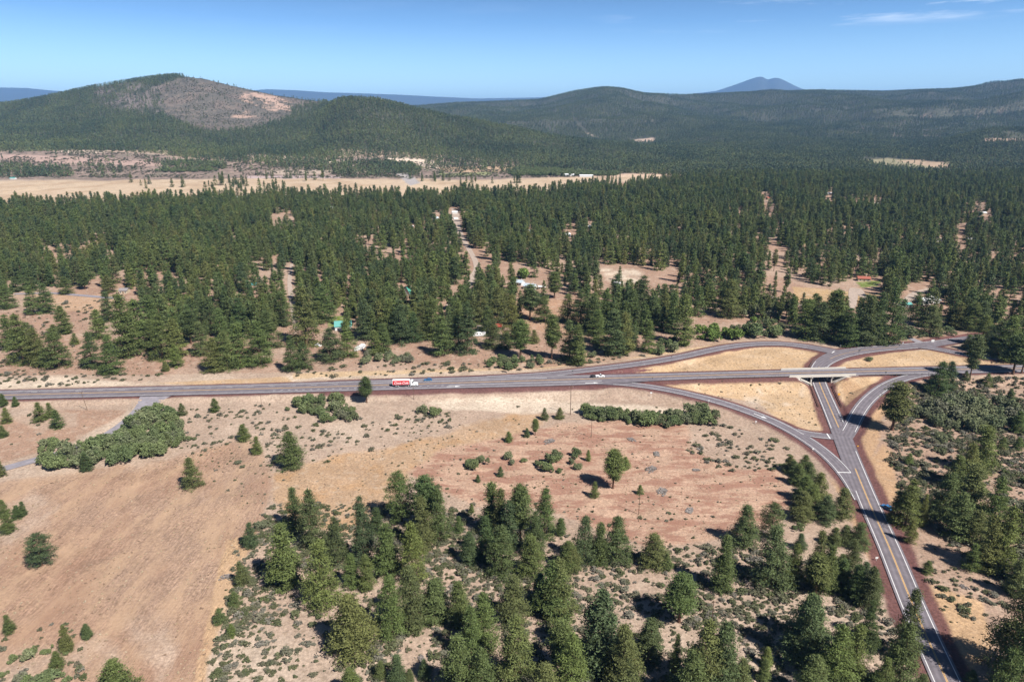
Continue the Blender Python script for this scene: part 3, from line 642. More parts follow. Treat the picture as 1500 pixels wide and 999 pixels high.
# stop bar, arrows
def flat(name, pts, road, lift, mat, sgn=1):
    """a painted shape: (along, across) metres at an arc length"""
    P = ROADS[road]; S0, pl = pts; Q_ = seg(P, S0-1, S0+1); c = Q_[len(Q_)//2]; t = Q_[-1, :2]-Q_[0, :2]; t /= np.linalg.norm(t); nn = np.array([-t[1], t[0]])
    slope = (Q_[-1, 2]-Q_[0, 2])/2
    V = [tuple(c[:2]+t*a*sgn+nn*b_)+(c[2]+slope*a*sgn+LIFT[road]+lift,) for a, b_ in pl]
    me = meshdata(name, V, [tuple(range(len(V)))], M[mat]); 
    if me.polygons[0].normal.z < 0: me.flip_normals()
    return mobj(name, me, bpy.data.objects[road])
ARR = [(-4, -.25), (1, -.25), (1, -.9), (4, 0), (1, .9), (1, .25), (-4, .25)]
def arrow(road, px, py, off, sgn=1):
    flat('lane_arrow', (s_at(ROADS[road], px, py), [(a, b_*1.1+off) for a, b_ in ARR]), road, PL+.002, 'white_paint', sgn)
arrow('highway', 662, 561, -5.6); arrow('highway', 863, 555, -6.6); arrow('off_ramp', 1112, 609, 0)
flat('stop_bar', (s_at(SL, 1217, 639), [(0, -3), (.6, -3), (.6, 3), (0, 3)]), 'slip_lane', .08, 'white_paint')
flat('stop_bar', (s_at(OR, 1231, 685), [(0, -3), (.6, -3), (.6, 3), (0, 3)]), 'off_ramp', .08, 'white_paint')
flat('stop_bar', (s_at(LR, 1214, 514), [(0, -4), (.6, -4), (.6, 1), (0, 1)]), 'loop_ramp', .08, 'white_paint')
# ================================================================== VEGETATION MATERIALS
def foliage(name, cols, var=.5, trans=.08, stand=0):
    m, nt, b = newmat(name); L = nt.links.new
    b.inputs['Roughness'].default_value = .65; b.inputs['Specular IOR Level'].default_value = .18
    oi = nt.nodes.new('ShaderNodeObjectInfo'); r = nt.nodes.new('ShaderNodeValToRGB'); e = r.color_ramp.elements
    while len(e) < len(cols): e.new(.5)
    for i, c in enumerate(cols): e[i].position = i/(len(cols)-1); e[i].color = tuple(c)+(1,)
    L(oi.outputs['Random'], r.inputs[0])
    at = nt.nodes.new('ShaderNodeAttribute'); at.attribute_name = 'leafvar'
    mr = nt.nodes.new('ShaderNodeMapRange'); mr.inputs[3].default_value = 1-var; mr.inputs[4].default_value = 1+var; L(at.outputs['Fac'], mr.inputs[0])
    mx = nt.nodes.new('ShaderNodeMix'); mx.data_type = 'RGBA'; mx.blend_type = 'MULTIPLY'; mx.inputs[0].default_value = 1
    cc = nt.nodes.new('ShaderNodeCombineColor')
    for i in range(3): L(mr.outputs[0], cc.inputs[i])
    src = r.outputs[0]
    if stand:                     # stands of different age and kind, from the tree's own place
        nz = nt.nodes.new('ShaderNodeTexNoise'); nz.inputs['Scale'].default_value = stand; nz.inputs['Detail'].default_value = 5; nz.inputs['Roughness'].default_value = .6; L(oi.outputs['Location'], nz.inputs['Vector'])
        rs_ = nt.nodes.new('ShaderNodeValToRGB'); es = rs_.color_ramp.elements; es[0].position = .36; es[0].color = (.60, .68, .80, 1); es[1].position = .66; es[1].color = (1.30, 1.22, 1.10, 1); L(nz.outputs[0], rs_.inputs[0])
        m2 = nt.nodes.new('ShaderNodeMix'); m2.data_type = 'RGBA'; m2.blend_type = 'MULTIPLY'; m2.inputs[0].default_value = 1; L(src, m2.inputs[6]); L(rs_.outputs[0], m2.inputs[7]); src = m2.outputs[2]
    L(src, mx.inputs[6]); L(cc.outputs[0], mx.inputs[7]); L(mx.outputs[2], b.inputs['Base Color'])
    if trans:
        tr = nt.nodes.new('ShaderNodeBsdfTranslucent'); L(mx.outputs[2], tr.inputs[0]); ms = nt.nodes.new('ShaderNodeMixShader'); ms.inputs[0].default_value = trans
        L(b.outputs[0], ms.inputs[1]); L(tr.outputs[0], ms.inputs[2]); L(ms.outputs[0], nt.nodes['Material Output'].inputs[0])
    return m
M['pine'] = foliage('pine_needles', [(.104, .130, .044), (.124, .150, .045), (.084, .116, .050), (.136, .142, .048), (.098, .136, .045), (.116, .152, .046)], .68, .08, .02)
M['pine_far'] = foliage('far_pine_needles', [(.084, .110, .048), (.102, .128, .048), (.070, .102, .054), (.108, .122, .054)], .4, 0, .006)
M['willow'] = foliage('willow_leaves', [(.140, .178, .070), (.165, .195, .084), (.115, .152, .064), (.158, .172, .090)], .4)
M['pale_willow'] = foliage('pale_willow_leaves', [(.17, .195, .095), (.20, .215, .115), (.14, .165, .085), (.18, .175, .12)], .4)
M['bright'] = foliage('bright_leaves', [(.13, .19, .045), (.15, .21, .05)], .35)
M['sage'] = foliage('sagebrush_leaves', [(.14, .13, .09), (.10, .105, .052), (.185, .17, .14), (.085, .10, .042), (.12, .12, .07)], .4, .08)
M['deadwood'] = foliage('dead_grey_twigs', [(.19, .165, .15), (.22, .195, .18)], .3, 0)
M['bark'] = plain('pine_bark', (.135, .075, .05), .9, .3, 6)
M['greybark'] = plain('grey_bark', (.16, .13, .11), .9, .25, 8)

def quads_at(Cn, size, asp, up, g, bias=None):
    """random leaf sprays: one quad each, centred on Cn"""
    n = len(Cn); d = g.normal(size=(n, 3)); d[:, 2] += up
    if bias is not None: d += bias
    d /= np.linalg.norm(d, axis=1)[:, None]
    a = np.cross(d, g.normal(size=(n, 3))); a /= np.linalg.norm(a, axis=1)[:, None]+1e-9
    b_ = np.cross(d, a); s = (size*g.uniform(.65, 1.3, n))[:, None]
    V = np.stack([Cn-a*s-b_*s*asp*.5, Cn+a*s*.8-b_*s*asp, Cn+a*s+b_*s*asp*.6, Cn-a*s*.7+b_*s*asp], 1)
    return V.reshape(-1, 3)
def leafmesh(name, V, mat, var):
    n = len(V)//4; me = npmesh(name, V, np.arange(4*n).reshape(n, 4), mat)
    at = me.attributes.new('leafvar', 'FLOAT', 'FACE'); at.data.foreach_set('value', var.astype(np.float32)); return me
def pine_profile(kind):
    if kind == 'spire': return lambda u: (1-u)**.85*(.35+.65*sst(u, -.06, .14)), .155, .05
    if kind == 'full':  return lambda u: np.clip(1-u**1.12, 0, 1)**.80*(.68+.32*sst(u, -.05, .16))+.01, .24, .03
    if kind == 'cone':  return lambda u: (1-u)**.68*(.45+.55*sst(u, -.05, .18)), .19, .04
    if kind == 'tall':  return lambda u: np.sqrt(np.clip(1-u**2.2, 0, 1))*(.35+.65*sst(u, -.05, .35)), .135, .30
    if kind == 'round': return lambda u: np.sqrt(np.clip(1-(2*u-.85)**2*.75, 0, 1))*np.clip(1.25-u, 0, 1)**.3, .30, .18
def make_pine(kind, seed, nb, ntuft, nq, qs):
    """unit height pine; returns crown mesh and trunk mesh"""
    g = np.random.default_rng(seed); prof, Rm, b0 = pine_profile(kind)
    hs = b0+(1-b0)*(np.sort(g.uniform(0, 1, nb))**1.05)*.985; az = np.arange(nb)*2.39996+g.normal(0, .5, nb)
    nwh = 19 if nb > 80 else 13; hs = b0+(1-b0)*np.clip((np.floor((hs-b0)/(1-b0)*nwh)+.5+g.normal(0, .22, nb))/nwh, .0, .985)
    lean = g.normal(0, .012, 2); asym = g.uniform(0, 2*math.pi)
    limbs = []; Cs = []; Vr = []; out = []
    for h, a in zip(hs, az):
        u = (h-b0)/(1-b0); r = Rm*prof(u)*(1+.13*math.cos(a-asym))*g.uniform(.72, 1.15)
        if g.random() < .06: r *= .5
        rise = (-.12+.62*u)+g.normal(0, .08)
        d = np.array([math.cos(a), math.sin(a), rise]); p0 = np.array([lean[0]*h, lean[1]*h, h-.02-.25*max(0, rise)*r])
        lv = g.normal(0, .55)
        limbs.append((p0, p0+d*r*.85, r))
        k = ntuft if r > .5*Rm else max(2, int(ntuft*.6))
        fr = 1-g.uniform(0, 1, k)**1.5*.72
        for f in fr:
            side = g.normal(0, .16*r*f+.006); c = p0+d*r*f+np.array([-math.sin(a)*side, math.cos(a)*side, g.normal(0, .005)-.022*f*(1-u)])
            sz = .016+.02*g.random()
            Cs.append(c+g.normal(0, 1, (nq, 3))*np.array([sz, sz, sz*.42])); Vr += [np.clip(.5+.22*lv*.6+g.normal(0, .16), 0, 1)]*nq
            out.append(np.repeat([[d[0]*.5, d[1]*.5, .5]], nq, 0))
    k = 3; top = np.array([lean[0], lean[1], .985]); Cs.append(top+g.normal(0, 1, (nq*k, 3))*np.array([.008, .008, .02])); Vr += [.6]*(nq*k); out.append(np.zeros((nq*k, 3)))
    Cn = np.concatenate(Cs); V = quads_at(Cn, np.full(len(Cn), qs), .36, .35, g, np.concatenate(out))
    crown = leafmesh('crown', V, M['pine'], np.array(Vr))
    mb = MB(); ns = 8; seg_ = 7; rr = .0135 if kind != 'tall' else .0125
    rings = []
    for i in range(seg_+1):
        t = i/seg_; rad = rr*(1-t)**.8+.0012+(.006*(1-t*8) if t < .12 else 0); c = (lean[0]*t*.97, lean[1]*t*.97, t*.97-.015)
        rings.append([(c[0]+rad*math.cos(2*math.pi*k/ns), c[1]+rad*math.sin(2*math.pi*k/ns), c[2]) for k in range(ns)])
    mb.add([v for r_ in rings for v in r_], [(i*ns+k, i*ns+(k+1) % ns, (i+1)*ns+(k+1) % ns, (i+1)*ns+k) for i in range(seg_) for k in range(ns)])
    for p, q, r in limbs[::2 if nb > 40 else 1]: mb.tube(p, q, .0022, .0008, 3, False)
    return crown, meshdata('trunk', mb.v, mb.f, M['bark'])
PV = {}
for kd, seeds in (('spire', 3), ('full', 4), ('cone', 4), ('tall', 3), ('round', 1)):
    PV[kd] = [make_pine(kd, 100+17*i+len(kd), 112, 11, 12, .0108) for i in range(seeds)]
def make_dome(name, seed, nlobe, nt, nq, qs, mat, tall=.5, stems=True):
    """a many-lobed bush of unit height, radius about .6"""
    g = np.random.default_rng(seed); Cs = []; Vr = []; out = []
    lob = [(g.normal(0, .24, 2), g.uniform(.55, 1.0), g.uniform(.22, .36)) for _ in range(nlobe)]
    for c2, hh, rr_ in lob:
        lv = g.normal(0, .12)
        for _ in range(nt):
            d = g.normal(size=3); d[2] = abs(d[2])*1.2-.35; d /= np.linalg.norm(d); rad = g.uniform(.62, 1.05)
            c = np.array([c2[0], c2[1], hh*.52])+d*np.array([rr_, rr_, hh*.5])*rad
            if c[2] < .03: c[2] = .03+.1*g.random()
            Cs.append(c+g.normal(0, .035, (nq, 3))); Vr += [np.clip(.5+lv+g.normal(0, .15), 0, 1)]*nq; out.append(np.repeat([d*.8], nq, 0))
    Cn = np.concatenate(Cs); V = quads_at(Cn, np.full(len(Cn), qs), .6, .3, g, np.concatenate(out)); V[:, 2] = np.maximum(V[:, 2], .0)
    me = leafmesh(name, V, mat, np.array(Vr))
    mb = MB()
    for c2, hh, rr_ in lob: mb.tube((c2[0]*.25, c2[1]*.25, -.05), (c2[0], c2[1], hh*.7), .022, .008, 5, False)
    return me, meshdata('stem', mb.v, mb.f, M['greybark'])
WV = [make_dome('foliage', 300+i, 6, 52, 11, .040, M['willow']) for i in range(5)]
PW = [make_dome('foliage', 320+i, 7, 40, 11, .040, M['pale_willow']) for i in range(3)]
BV = [make_dome('foliage', 330+i, 6, 46, 7, .055, M['bright']) for i in range(2)]
SV = [make_dome('foliage', 350+i, 4, 20, 5, .085, M['sage']) for i in range(6)]
M['straw'] = foliage('straw_tufts', [(.42, .33, .22), (.36, .26, .17), (.24, .16, .11), (.48, .39, .28)], .3, 0)
TV = [make_dome('tuft', 395+i, 3, 10, 3, .13, M['straw'])[0] for i in range(3)]
DV = [make_dome('twigs', 380+i, 4, 22, 4, .10, M['deadwood']) for i in range(2)]

# ================================================================== PINES SET OUT ONE BY ONE (crop origin, scale, base x, base y, top y, width)
CROPS = {'A': (400, 680, 6.2425), 'B': (640, 680, 6.2425), 'C': (460, 839, 6.2425), 'D': (700, 839, 6.2425), 'E': (940, 839, 6.2425), 'F': (1140, 839, 6.2425), 'G': (1040, 700, 6.2425), 'H': (1260, 530, 6.2425),
         'I': (1260, 680, 6.2425), 'J': (1260, 839, 6.2425), 'K': (0, 400, 6.2425), 'L': (220, 400, 6.2425), 'M': (420, 400, 6.2425), 'N': (640, 400, 6.2425), 'O': (860, 400, 6.2425), 'P': (1260, 400, 6.2425),
         'Q': (800, 740, 3.75), 'S': (1000, 280, 3.0), 'T': (0, 520, 3.75), 'U': (400, 520, 3.75), 'V': (800, 520, 3.75), 'W': (0, 740, 3.75), 'Y': (1100, 480, 3.75)}
# region phrase, list of (crop, bx, by, ty, w, kind)
TREES = [
 ('in the dark grove beside the brown field', [
  ('A', 215, 600, 205, 190, 'full'), ('A', 370, 760, 220, 235, 'full'), ('A', 130, 1115, 545, 290, 'cone'), ('A', 455, 1280, 690, 320, 'full'), ('A', 590, 900, 480, 190, 'cone'), ('A', 725, 1110, 815, 150, 'cone'), ('A', 830, 900, 295, 210, 'full'),
  ('A', 1180, 520, 65, 260, 'round'), ('A', 1400, 600, 110, 190, 'tall'), ('A', 1370, 780, 300, 200, 'cone'), ('B', 20, 690, 230, 210, 'full'), ('A', 1280, 1060, 520, 250, 'full'), ('A', 1060, 1010, 540, 220, 'cone'), ('A', 955, 620, 395, 120, 'cone'),
  ('C', 720, 560, 20, 270, 'full'), ('C', 905, 480, -60, 300, 'full'), ('C', 1110, 430, 50, 270, 'cone'), ('C', 360, 720, 205, 430, 'full'), ('C', 1330, 480, 90, 210, 'cone'), ('C', 1330, 1120, 565, 370, 'full'), ('C', 610, 960, 810, 105, 'cone'), ('C', 770, 1000, 750, 150, 'spire'),
  ('C', 330, 1130, 865, 190, 'cone'), ('C', 875, 990, 875, 100, 'cone'), ('C', 1010, 960, 790, 120, 'full'), ('C', 480, 150, -170, 150, 'cone'), ('C', 1440, 800, 300, 230, 'full')]),
 ('in the grove below the heather flat', [
  ('B', 500, 620, 160, 190, 'spire'), ('B', 590, 700, 230, 160, 'spire'), ('B', 660, 760, 335, 190, 'cone'), ('B', 765, 715, 182, 165, 'tall'), ('B', 985, 640, 215, 215, 'full'), ('B', 900, 820, 430, 200, 'full'), ('B', 1130, 640, 490, 100, 'cone'), ('B', 300, 900, 620, 170, 'cone'),
  ('B', 590, 1000, 560, 270, 'full'), ('B', 1190, 960, 700, 200, 'cone'), ('B', 860, 1010, 640, 250, 'full'), ('B', 200, 620, 470, 100, 'full'), ('B', 450, 860, 480, 190, 'full'), ('D', 50, 700, 180, 280, 'full'), ('D', 320, 420, 20, 290, 'full'), ('D', 330, 1020, 400, 340, 'full'), ('D', 690, 390, -110, 340, 'full'),
  ('D', 560, 330, 0, 200, 'cone'), ('D', 30, 1180, 700, 300, 'full'), ('D', 620, 1230, 830, 270, 'cone'), ('D', 850, 1100, 560, 330, 'full'), ('D', 760, 900, 450, 190, 'tall'), ('Q', 300, 900, 472, 240, 'cone'), ('Q', 205, 310, 60, 130, 'full'), ('Q', 290, 312, 92, 95, 'spire'), ('Q', 385, 305, 60, 150, 'full'), ('Q', 590, 330, 155, 150, 'full'),
  ('Q', 120, 350, 205, 130, 'full'), ('Q', 660, 350, 265, 70, 'cone'), ('Q', 60, 610, 300, 190, 'full'), ('Q', 420, 1010, 660, 200, 'full'), ('Q', 560, 850, 620, 170, 'full'), ('D', 1360, 1120, 800, 260, 'full'), ('D', 1330, 900, 480, 190, 'cone')]),
 ('on the sagebrush slope at the bottom', [
  ('Q', 730, 640, 375, 130, 'tall'), ('Q', 970, 465, 165, 115, 'spire'), ('Q', 850, 1060, 635, 230, 'full'), ('Q', 950, 1050, 640, 220, 'full'), ('Q', 1060, 1060, 840, 120, 'cone'), ('Q', 1210, 880, 780, 70, 'spire'), ('Q', 1190, 960, 840, 65, 'spire'), ('Q', 780, 1120, 800, 200, 'cone'), ('Q', 700, 990, 700, 60, 'cone'), ('E', 60, 700, 440, 200, 'full')]),
 ('in the grove left of the side road', [
  ('G', 310, 600, 243, 240, 'full'), ('G', 545, 560, 223, 210, 'round'), ('G', 560, 970, 440, 330, 'full'), ('G', 755, 980, 600, 180, 'full'), ('G', 960, 1010, 480, 190, 'full'), ('G', 1060, 1040, 610, 170, 'cone'), ('G', 820, 650, 510, 120, 'full'), ('G', 1230, 600, 430, 160, 'full'), ('G', 1350, 625, 405, 200, 'full'), ('G', 1130, 620, 450, 130, 'cone'),
  ('G', 1295, 820, 570, 160, 'full'), ('G', 1405, 1010, 770, 170, 'full'), ('G', 1180, 960, 700, 150, 'cone'), ('G', 1480, 1090, 840, 160, 'full'), ('G', 1300, 1080, 800, 170, 'full'), ('Q', 1430, 860, 500, 240, 'full'), ('F', 260, 650, 205, 340, 'full'), ('F', 500, 1060, 478, 340, 'full'), ('F', 650, 1010, 465, 270, 'full'),
  ('F', 780, 730, 255, 190, 'full'), ('F', 700, 260, -80, 190, 'full'), ('F', 820, 310, -60, 200, 'full'), ('F', 560, 170, -130, 150, 'cone'), ('F', 870, 1120, 895, 210, 'cone'), ('F', 300, 1150, 760, 300, 'full'), ('F', 340, 190, -180, 180, 'tall')]),
 ('at the side road edge, bottom right', [('F', 1140, 760, 152, 240, 'full'), ('F', 1080, 1080, 460, 310, 'full'), ('F', 1310, 1070, 925, 150, 'full'), ('F', 950, 1130, 780, 200, 'full')]),
 ('in the smooth grove by the curved ramp', [
  ('G', 850, 210, -30, 190, 'full'), ('G', 985, 190, -45, 190, 'full'), ('G', 830, 370, 120, 240, 'full'), ('G', 1050, 390, 165, 250, 'full'), ('G', 1200, 350, 88, 200, 'full'), ('G', 930, 300, 60, 200, 'full'), ('G', 800, 60, -130, 150, 'full'), ('G', 900, 40, -140, 150, 'full'), ('G', 760, -30, -160, 120, 'full'), ('G', 860, -50, -210, 150, 'full'), ('G', 720, -60, -210, 130, 'full')]),
 ('on the brushy slope right of the interchange', [
  ('H', 290, 625, 190, 230, 'tall'), ('H', 700, 300, -5, 200, 'full'), ('H', 785, 265, -5, 140, 'cone'), ('P', 1000, 975, 562, 115, 'tall'), ('H', 960, 165, 80, 70, 'full'), ('H', 830, 265, 160, 110, 'full'), ('H', 1150, 225, 105, 90, 'full'), ('H', 1360, 360, 240, 110, 'cone'), ('H', 1435, 640, 450, 140, 'full'), ('H', 1290, 795, 685, 100, 'full'),
  ('H', 1440, 800, 690, 90, 'full'), ('H', 440, 930, 835, 100, 'full'), ('H', 1080, 1010, 585, 230, 'cone'), ('H', 960, 1130, 740, 210, 'full'), ('H', 860, 1150, 850, 190, 'full'), ('I', 410, 560, 130, 230, 'full'), ('I', 320, 520, 250, 150, 'full'), ('I', 450, 710, 500, 110, 'full'), ('I', 770, 500, 80, 250, 'full'), ('I', 960, 500, 0, 290, 'cone'),
  ('I', 880, 660, 260, 280, 'full'), ('I', 1190, 620, 120, 220, 'full'), ('I', 1140, 960, 470, 250, 'full'), ('I', 1255, 960, 380, 230, 'cone'), ('I', 1470, 640, 290, 160, 'full'), ('I', 1040, 720, 420, 220, 'full'), ('I', 610, 990, 880, 120, 'full'), ('I', 1010, 960, 720, 150, 'full'), ('I', 560, 560, 270, 90, 'full'), ('I', 1470, 1100, 760, 200, 'full')]),
 ('in the bottom right corner', [('J', 1370, 880, 50, 420, 'full'), ('J', 1490, 1100, 250, 420, 'full'), ('J', 1290, 1130, 680, 240, 'full'), ('J', 1400, 200, -120, 170, 'cone'), ('J', 1010, 1010, 890, 130, 'full')]),
 ('in the open stand at far left', [
  ('K', 310, 380, 75, 140, 'full'), ('K', 440, 358, 90, 150, 'full'), ('K', 70, 320, 110, 180, 'full'), ('K', 155, 170, 30, 130, 'full'), ('K', 610, 190, 30, 150, 'full'), ('K', 600, 550, 298, 140, 'cone'), ('K', 110, 700, 380, 170, 'full'), ('K', 220, 820, 370, 220, 'full'), ('K', 370, 840, 500, 200, 'full'), ('K', 540, 855, 500, 240, 'full'), ('K', 290, 780, 450, 180, 'full'),
  ('K', 690, 650, 550, 90, 'full'), ('K', 850, 860, 540, 180, 'full'), ('K', 1000, 440, 170, 150, 'full'), ('K', 920, 600, 330, 150, 'full'), ('K', 1030, 915, 580, 200, 'full'), ('K', 1180, 765, 180, 230, 'cone'), ('K', 1290, 680, 240, 210, 'cone'), ('K', 1400, 520, 200, 190, 'cone'), ('K', 780, 150, -10, 150, 'tall'), ('K', 1000, 180, 20, 190, 'full'), ('K', 500, 600, 470, 130, 'full')]),
 ('in the forest edge left of the gravel track', [
  ('L', 120, 785, 375, 200, 'full'), ('L', 250, 765, 415, 190, 'cone'), ('L', 240, 855, 655, 120, 'full'), ('L', 375, 645, 340, 140, 'tall'), ('L', 600, 890, 590, 230, 'full'), ('L', 710, 880, 530, 190, 'full'), ('L', 830, 850, 450, 230, 'full'), ('L', 1005, 835, 430, 230, 'full'), ('L', 1100, 680, 345, 200, 'full'), ('L', 1220, 470, 165, 180, 'full'),
  ('L', 1430, 655, 125, 270, 'full'), ('L', 1300, 900, 570, 160, 'full'), ('L', 1400, 860, 630, 170, 'full'), ('L', 150, 890, 808, 75, 'full'), ('L', 480, 750, 440, 160, 'full'), ('L', 660, 700, 330, 170, 'full'), ('L', 830, 560, 230, 180, 'full'), ('L', 30, 700, 420, 150, 'full')]),
 ('in the forest edge around the teal roof', [
  ('M', 400, 800, 500, 230, 'full'), ('M', 560, 765, 425, 165, 'full'), ('M', 810, 745, 525, 130, 'cone'), ('M', 890, 725, 455, 140, 'cone'), ('M', 1160, 625, 360, 160, 'full'), ('M', 1040, 640, 240, 200, 'full'), ('M', 950, 620, 225, 180, 'full'), ('M', 730, 600, 235, 210, 'full'), ('M', 1340, 600, 225, 190, 'full'), ('M', 1420, 745, 395, 210, 'full'),
  ('M', 350, 440, 120, 200, 'full'), ('M', 600, 400, 215, 140, 'cone'), ('M', 290, 460, 250, 140, 'full'), ('M', 1240, 600, 260, 170, 'full')]),
 ('in the forest edge around the red shed', [
  ('N', 280, 725, 255, 210, 'full'), ('N', 200, 680, 245, 180, 'full'), ('N', 400, 470, 60, 180, 'full'), ('N', 510, 685, 425, 180, 'full'), ('N', 640, 690, 540, 140, 'full'), ('N', 560, 455, 125, 200, 'full'), ('N', 690, 610, 195, 180, 'full'), ('N', 850, 430, 105, 140, 'tall'), ('N', 980, 445, 215, 160, 'full'), ('N', 765, 770, 430, 220, 'tall'),
  ('N', 1050, 785, 380, 115, 'tall'), ('N', 1210, 800, 430, 190, 'full'), ('N', 1290, 835, 465, 150, 'spire'), ('N', 1075, 230, -10, 140, 'tall'), ('N', 1190, 445, 190, 170, 'full'), ('N', 1310, 480, 145, 190, 'full'), ('N', 1420, 520, 200, 160, 'cone'), ('N', 890, 640, 520, 120, 'full'), ('N', 460, 560, 300, 150, 'full')]),
 ('in the forest edge behind the loop ramp', [
  ('O', 170, 480, 145, 180, 'full'), ('O', 240, 745, 330, 220, 'cone'), ('O', 330, 735, 360, 170, 'cone'), ('O', 400, 500, 150, 210, 'full'), ('O', 310, 400, 125, 140, 'spire'), ('O', 500, 410, 25, 210, 'full'), ('O', 590, 500, 200, 170, 'full'), ('O', 700, 485, 185, 120, 'spire'), ('O', 770, 545, 165, 135, 'spire'), ('O', 880, 650, 195, 200, 'cone'),
  ('O', 1100, 290, 50, 180, 'full'), ('O', 1290, 400, 60, 210, 'full'), ('O', 560, 720, 430, 140, 'full'), ('O', 410, 700, 470, 120, 'full'), ('O', 60, 560, 180, 190, 'full'), ('O', 100, 640, 330, 170, 'full'), ('S', 540, 645, 475, 115, 'full'), ('S', 600, 655, 485, 105, 'full'), ('S', 660, 655, 432, 120, 'cone'), ('S', 720, 680, 515, 95, 'cone'),
  ('S', 780, 675, 455, 105, 'cone'), ('S', 835, 672, 495, 95, 'full'), ('S', 575, 620, 460, 95, 'full')]),
 ('in the tall row behind the road junction', [
  ('P', 40, 660, 205, 160, 'full'), ('P', 140, 645, 175, 170, 'cone'), ('P', 255, 640, 135, 210, 'full'), ('P', 340, 600, 235, 140, 'full'), ('P', 500, 430, 175, 160, 'full'), ('P', 630, 565, 290, 230, 'full'), ('P', 880, 505, 265, 190, 'full'), ('P', 1010, 520, 265, 180, 'full'), ('P', 1100, 520, 255, 170, 'full'), ('P', 985, 695, 562, 130, 'full'),
  ('P', 1340, 790, 395, 250, 'full'), ('P', 1245, 750, 440, 220, 'full'), ('P', 1395, 925, 560, 190, 'tall'), ('P', 1475, 915, 600, 120, 'tall'), ('P', 1180, 700, 480, 180, 'full'), ('P', 1460, 790, 400, 200, 'full'), ('P', 1110, 640, 380, 180, 'full'), ('P', 300, 160, -40, 190, 'full')]),
]
LONE = [('W', 232, 330, 150, 140, 'round', 'bushy round pine with bare lower trunk alone in the ploughed brown field'), ('T', 1060, 725, 562, 115, 'full', 'dense egg shaped pine alone at the upper edge of the ploughed brown field'),
 ('W', 55, 698, 602, 68, 'full', 'small dense pine at the left edge of the ploughed brown field'), ('W', 1210, 645, 565, 70, 'full', 'small rounded pine on bare sand at the right edge of the brown field'), ('W', 660, 1080, 855, 230, 'full', 'broad pine crown cut off by the bottom edge below the brown field'),
 ('V', 367, 732, 518, 95, 'tall', 'lone pine with a gap in its crown standing on the red heather flat'), ('U', 515, 262, 118, 62, 'tall', 'thin leaning pine standing beside the highway behind the truck'), ('U', 105, 612, 420, 165, 'full', 'wide scruffy pine among sagebrush below the highway'),
 ('T', 225, 362, 258, 80, 'full', 'leaning bushy pine on the bank below the far left of the highway'), ('T', 320, 400, 300, 75, 'full', 'round dark pine on the bare bank below the far left of the highway'), ('T', 280, 340, 262, 60, 'full', 'middle pine of three on the bank below the far left of the highway'),
 ('T', 22, 278, 212, 50, 'cone', 'small pine at the roadside at the far left edge'), ('T', 88, 280, 228, 45, 'cone', 'second small pine at the roadside near the left edge'), ('T', 42, 372, 288, 60, 'full', 'ragged pine sapling below the highway near the left edge'), ('T', 20, 450, 388, 55, 'full', 'low round pine at the left edge above the pale access road'),
 ('T', 10, 665, 568, 60, 'full', 'dark pine at the left edge beside the pale access road'), ('T', 1180, 312, 238, 60, 'cone', 'neat little cone pine just below the highway right of the access road'), ('T', 1340, 468, 380, 80, 'full', 'short bushy pine in the sagebrush right of the willow thicket'), ('T', 480, 635, 535, 70, 'full', 'dark pine sapling in front of the willow thicket'),
 ('T', 925, 500, 430, 45, 'cone', 'dark narrow sapling inside the willow thicket'), ('T', 1000, 330, 265, 55, 'full', 'dark sapling at the top right corner of the willow thicket'), ('T', 910, 90, 35, 45, 'cone', 'tiny cone pine on the bare slope above the highway'), ('T', 1415, 540, 445, 65, 'full', 'thin scruffy sapling in sagebrush left of the wide scruffy pine'),
 ('W', 50, 145, 45, 85, 'full', 'front pine of the small clump at the left edge of the brown field'), ('W', 28, 60, -30, 70, 'full', 'left rear pine of the small clump at the left edge of the brown field'), ('W', 100, 70, 0, 70, 'full', 'middle rear pine of the small clump at the left edge of the brown field'), ('W', 130, 55, -20, 45, 'cone', 'narrow right pine of the small clump at the left edge of the brown field'),
 ('W', 375, 800, 660, 70, 'cone', 'pointed pine sapling above the bushes at the bottom left'), ('W', 485, 725, 650, 60, 'cone', 'small pine sapling at the tip of the bushes at the bottom left'), ('W', 320, 890, 800, 80, 'full', 'rounded pine sapling in the bushes at the bottom left'), ('W', 1380, 230, 95, 85, 'full', 'bushy young pine at the upper right edge of the brown field'),
 ('W', 1330, 440, 310, 85, 'full', 'young pine among brush at the right edge of the brown field'), ('W', 1290, 550, 475, 75, 'full', 'small dark pine in the brush right of the brown field'), ('W', 1275, 715, 650, 55, 'full', 'tiny dark pine below the rounded pine beside the brown field'),
 ('V', 265, 780, 695, 55, 'full', 'pine sapling beside the orange patch on the red heather flat'), ('V', 435, 625, 560, 70, 'full', 'bushy sapling just right of the lone pine on the red heather flat'), ('V', 75, 350, 290, 60, 'full', 'round sapling at the left end of the row behind the tall pole'),
 ('U', 1395, 450, 402, 38, 'full', 'small round sapling at the upper left corner of the red heather flat'), ('U', 1440, 440, 350, 36, 'tall', 'thin two part sapling at the upper left corner of the red heather flat'), ('U', 1295, 475, 420, 62, 'full', 'squat round sapling at the left end of the red heather flat'), ('U', 1250, 665, 612, 42, 'full', 'tiny sapling with grey foot on the red heather flat'),
 ('U', 1125, 697, 655, 32, 'full', 'tiny sapling at the left side of the red heather flat'), ('U', 1090, 865, 818, 34, 'cone', 'tiny cone sapling above the tall pines below the heather flat'), ('U', 1490, 355, 290, 50, 'full', 'round sapling below the highway left of the tall pole'), ('V', 232, 580, 520, 32, 'cone', 'slim sapling in the middle of the heather flat bushes'),
 ('V', 515, 762, 712, 42, 'full', 'small green treetop growing around the thin pole on the heather flat')]
